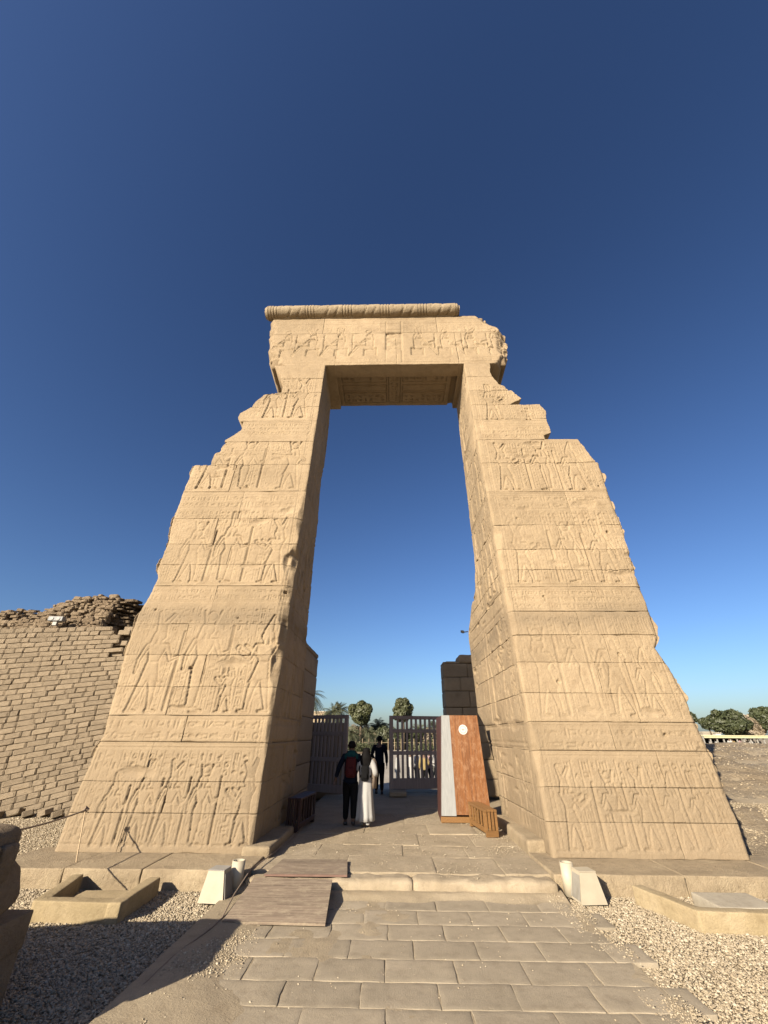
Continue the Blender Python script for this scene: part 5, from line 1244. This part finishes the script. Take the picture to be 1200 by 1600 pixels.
def tree(label, loc, H, crown_r, crown_z, m, seed, n=5000, size=.22, group=None, squash=1.0, name='round_tree', trunks=1):
    t = thing(name, label, 'tree', loc, 0, group); r_ = random.Random(seed)
    tr = MB(); tr.tube([(0, 0, -.1), (.1, .05, H * .3), (0, 0, crown_z)], [H * .035, H * .028, H * .018], 8)
    for k in range(5):
        a = r_.uniform(0, 6.28); tr.tube([(0, 0, crown_z * .75), (math.cos(a) * crown_r * .5, math.sin(a) * crown_r * .5, crown_z + crown_r * .1 * k)], [H * .015, H * .006], 6)
    tr.build('trunk', M['bark'], t, True)
    cs = [(0, 0, crown_z)]; rs = [crown_r * .78]
    for k in range(26):
        a, e = r_.uniform(0, 6.28), r_.uniform(-1.1, 1.4); q = crown_r * r_.uniform(.55, .82); cs.append((math.cos(a) * math.cos(e) * q, math.sin(a) * math.cos(e) * q, crown_z + math.sin(e) * q * squash)); rs.append(crown_r * r_.uniform(.16, .32))
    leaves('crown', m, t, cs, rs, n, size, seed, squash if squash < 1 else 1.0)
    return t
def palm(label, loc, H, m, seed, fr=34, L=3.0, group=None, droop=1.0, trunk_r=.22):
    t = thing('palm_tree', label, 'palm', loc, 0, group); r_ = random.Random(seed)
    tr = MB(); pts = [(math.sin(k) * .05, 0, -.1 + H * k / 12) for k in range(13)]; tr.tube(pts, [trunk_r * (1.15 if k % 2 else .92) * (1.2 - .3 * k / 12) for k in range(13)], 9); tr.build('trunk', M['palmbark'], t)
    cr_ = MB()
    for k in range(fr):
        a = r_.uniform(0, 6.28); el = r_.uniform(-.5, 1.35); Lf = L * r_.uniform(.8, 1.1); pts = []
        for q_ in range(9):
            s_ = q_ / 8; hor = Lf * s_ * math.cos(el) * (1 - .1 * s_); z = H + Lf * s_ * math.sin(el) - droop * Lf * .55 * s_ ** 2 * (1.1 - .3 * math.sin(el)); pts.append(Vector((hor * math.cos(a), hor * math.sin(a), z)))
        sd_ = Vector((-math.sin(a), math.cos(a), 0))
        for q_ in range(8):
            p, p2 = pts[q_], pts[q_ + 1]; w0 = .04
            cr_.add([p - sd_ * .03, p + sd_ * .03, p2 + sd_ * .02, p2 - sd_ * .02], [(0, 1, 2, 3)])
            for h_ in (0, .5):
                b0 = p.lerp(p2, h_); b1 = p.lerp(p2, h_ + .28); ln = Lf * .17 * math.sin(math.pi * min(1, (q_ + h_ + 1.2) / 9.2)) + .05; fw_ = (p2 - p).normalized()
                for sg in (-1, 1):
                    tip = (b0 + b1) / 2 + sd_ * sg * ln * .85 + fw_ * ln * .55 - Vector((0, 0, ln * .45)); cr_.add([b0, b1, tip], [(0, 1, 2)])
    cr_.build('fronds', m, t); return t
def spot(px, py_base_z, y): p = ony(px, 1150, y); return p[0]
def at_y(px, y): return float(ony(px, 1140, y)[0])
# two clipped round ficus trees
for (px, ptop, pbot, y, lab) in ((563, 1090, 1140, 62, 'rounded dark green ficus tree seen above the gap between the door leaves, left one'), (630, 1089, 1135, 62, 'rounded dark green ficus tree rising behind the right door leaf, right one')):
    y *= 1.42; zt_, zb_ = ony(px, ptop, y)[2], ony(px, pbot, y)[2]; r_ = (zt_ - zb_) / 2 * (1.0); 
    tree(lab, (at_y(px, y), y, -.5), zt_ + .5, r_ * .92, (zt_ + zb_) / 2 + .5, M['leaf'], px, 11000, .22, 'clipped ficus trees beyond the gate')
i = 0
for (px, ptop, y, L_, dr, lab) in ((476, 1072, 48, 2.5, 1.0, 'date palm with arching fronds peeking out beside the left rear jamb'), (519, 1102, 70, 2.8, 1.0, 'date palm above the left door leaf'), (528, 1100, 74, 2.6, 1.0, 'taller pale date palm just right above the left door leaf'),
                                  (590, 1124, 66, 3.0, 1.3, 'bushy drooping date palm between the two round trees'), (603, 1130, 70, 2.8, 1.4, 'bushy date palm right of centre beyond the gap'), (545, 1135, 58, 2.6, 1.4, 'low bushy palm left of the gap behind the hedge'), (576, 1136, 60, 2.4, 1.4, 'low ragged palm under the left round tree'),
                                  (655, 1132, 70, 2.6, 1.3, 'palm seen through the slats of the right door leaf'), (680, 1128, 72, 2.6, 1.2, 'palm next to the screen behind the right door leaf')):
    y *= 1.42; L_ *= 1.4; zt_ = float(ony(px, ptop, y)[2]); palm(lab, (at_y(px, y), y, -.5), max(1.2, zt_ + .5 - L_ * .35), M['palm'], px, 64, L_, 'palms beyond the gate', dr); i += 1
# scrubby undergrowth
for (px, w_, h_, m, lab) in ((541, 5, 3.2, 'palm', 'ragged green-brown bush at the left end of the scrub beyond the gate'), (556, 8, 4.6, 'dry', 'tangled dry undergrowth below the round tree beyond the gate'), (578, 8, 4.2, 'leafdark', 'dark scrub between the dry undergrowth and the drooping palms'),
                             (600, 8, 4.0, 'palm', 'dense low palm scrub just left of the right door leaf'), (632, 9, 3.8, 'leafdark', 'dark bushes under the right round tree'), (662, 9, 3.6, 'leafdark', 'dark bushes seen through the right door leaf'), (690, 8, 3.6, 'dry', 'dry bushes partly hidden by the wooden screen')):
    y = 90; t = thing('bush', lab, 'bush', (at_y(px, y), y, -.5)); r2 = random.Random(px)
    cs = [(r2.uniform(-w_, w_) * .5, r2.uniform(-1, 1), r2.uniform(.3, h_ * .82)) for _ in range(34)]; leaves('foliage', M[m], t, cs, [r2.uniform(.5, 1.1) for _ in cs], 5000, .24, px)
    mbt = MB()
    for k in range(8): mbt.tube([(cs[k][0] * .8, cs[k][1], 0), (cs[k][0], cs[k][1], cs[k][2] + .5)], [.10, .05], 5)
    mbt.build('stems', M['palmbark'], t)
# clipped hedge and low lamps in the forecourt
hg = thing('hedge', 'low clipped green hedge along the forecourt seen between the people', 'hedge', (-5.0, 68, -.5))
r2 = random.Random(4); cs = [(-6.5 + 7.6 * k / 30 + r2.uniform(-.1, .1), k * .12 + r2.uniform(-.4, .4), r2.uniform(.3, .7)) for k in range(60) if k < 31]
leaves('foliage', M['leaf'], hg, cs, [.8] * len(cs), 9000, .11, 12)
MB().box(-6.8, 1.2, -.2, .4, 0, .25, .05).build('stems', M['bark'], hg)
hg2 = thing('hedge', 'low green hedge farther right behind the slats of the right door leaf', 'hedge', (6.5, 66, -.5)); leaves('foliage', M['leaf'], hg2, [(-4 + .4 * k, 0, .5) for k in range(20)], [.7] * 20, 5000, .11, 13); MB().box(-4, 3.8, -.2, .3, 0, .25, .05).build('stems', M['bark'], hg2)
# post fence
fe = thing('post_fence', 'long pale post and rail fence across the back of the forecourt', 'fence', (0, 82, -.5))
for k in range(30): MB().box(-17 + 1.15 * k, -16.89 + 1.15 * k, -.06, .06, 0, 1.9, .02).build('post', M['plinth'], fe)
MB().box(-17, 16.5, .065, .09, 1.25, 1.30).build('rail', M['plinth'], fe)
# small low lamps in the forecourt
for (x, y, lab) in ((-2.0, 32, 'small white ground lamp on the forecourt beside the hedge, nearer one'), (-1.6, 34, 'small white ground lamp on the forecourt beside the hedge, farther one')):
    t = thing('ground_lamp', lab, 'lamp', (x, y, -.5)); MB().prism([(-.15, -.15, 0), (.15, -.15, 0), (.15, .15, 0), (-.15, .15, 0)], [(-.08, -.08, .32), (.08, -.08, .32), (.08, .08, .32), (-.08, .08, .32)]).build('housing', M['white'], t); MB().box(-.1, .1, -.1, .1, .321, .345).build('cap', M['creamdark'], t)
# low buildings far behind
def house(label, px0, px1, ptop, y, dep, m, nwin):
    x0, x1 = float(ony(px0, 1140, y)[0]), float(ony(px1, 1140, y)[0]); h = float(ony((px0 + px1) / 2, ptop, y)[2]); t = thing('flat_roofed_building', label, 'building', ((x0 + x1) / 2, y, -.5)); h += .5; w_ = (x1 - x0) / 2
    MB().box(-w_, w_, 0, dep, 0, h - .25).build('wall', m, t); MB().box(-w_ - .1, w_ + .1, -.1, dep + .1, h - .249, h).build('roof', M['pale'], t)
    for k in range(nwin):
        x = -w_ + 2 * w_ * (k + .5) / nwin; wd_ = w_ / nwin * .4; f = MB().box(x - wd_, x + wd_, -.06, -.002, h * .45, h * .72).build('window', M['creamdark'], t)
        MB().box(x - wd_ * .8, x + wd_ * .8, -.075, -.062, h * .47, h * .70).build('pane', M['black'], f)
house('low tan flat roofed building seen above the left door leaf', 478, 507, 1111, 108, 8, M['plinth'], 3)
house('small cream block building in front of the dark trees at right', 1096, 1112, 1143, 95, 6, M['pale'], 2)
house('tiny white building behind the market canopy at right', 1116, 1124, 1144, 96, 5, M['white'], 1)
# trees at right
for (px, ptop, pbot, wpx, y, m, lab) in ((1086, 1114, 1160, 24, 70, 'leafdark', 'narrow dark tree just behind the outer edge of the right jamb'), (1112, 1122, 1160, 26, 80, 'leafdark', 'small dark tree left in the row at right'),
        (1148, 1108, 1162, 66, 72, 'leafdark', 'broad dark green tree in the middle of the row at right'), (1180, 1118, 1162, 50, 76, 'dry', 'dusty grey-brown tree beside the broad dark tree'), (1212, 1106, 1160, 50, 74, 'leafdark', 'dark tree cut by the right edge of the picture'), (1262, 1112, 1160, 60, 74, 'leafdark', 'dark tree beyond the right edge of the picture, next in the row'), (1330, 1104, 1160, 70, 78, 'dry', 'dusty tree farthest right in the row')):
    zt_ = float(ony(px, ptop, y)[2]); x = float(ony(px, 1150, y)[0]); r_ = abs(float(ony(px + wpx / 2, 1150, y)[0]) - x)
    tree(lab, (x, y, -.5), zt_ + .5, r_ * .95, zt_ + .5 - r_ * .62, M[m], px, 9000, .26, 'trees behind the market stalls', .75, 'shade_tree')
    cs = [(rnd.uniform(-r_, r_), rnd.uniform(-1, 1), rnd.uniform(.5, zt_ * .5)) for _ in range(14)]
# market canopy
p0, p1 = ony(1090, 1152, 56), ony(1192, 1152, 56)
cn = thing('market_canopy', 'long low pale canopy over the stalls in front of the trees at right', 'canopy', (float((p0[0] + p1[0]) / 2), 56, 0)); w_ = float(p1[0] - p0[0]) / 2
MB().box(-w_, w_, -1.2, 4, 1.95, 2.10, .03).build('roof', M['roof'], cn); MB().box(-w_, w_, -1.22, -1.14, 1.80, 1.949).build('fascia', M['roof'], cn)
for k in range(11): MB().box(-w_ + 2 * w_ * k / 10 - .06, -w_ + 2 * w_ * k / 10 + .06, -1.0, -.88, 0, 1.949).build('post', M['creamdark'], cn)
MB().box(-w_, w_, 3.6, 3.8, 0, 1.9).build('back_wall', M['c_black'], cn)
for k in range(9):
    src = protos[k % 6]; c2 = copy_tree(src); c2.location = (float(p0[0]) + 1 + 2 * w_ * k / 9 + rnd.uniform(-.3, .3), 55.5 + rnd.uniform(-.6, 1.5), .15); c2.rotation_euler = (0, 0, rnd.uniform(0, 6))
    c2['label'] = '%s distant visitor from the left standing in the shade of the market canopy' % ('first second third fourth fifth sixth seventh eighth last'.split()[k]); c2['group'] = 'people under the market canopy'
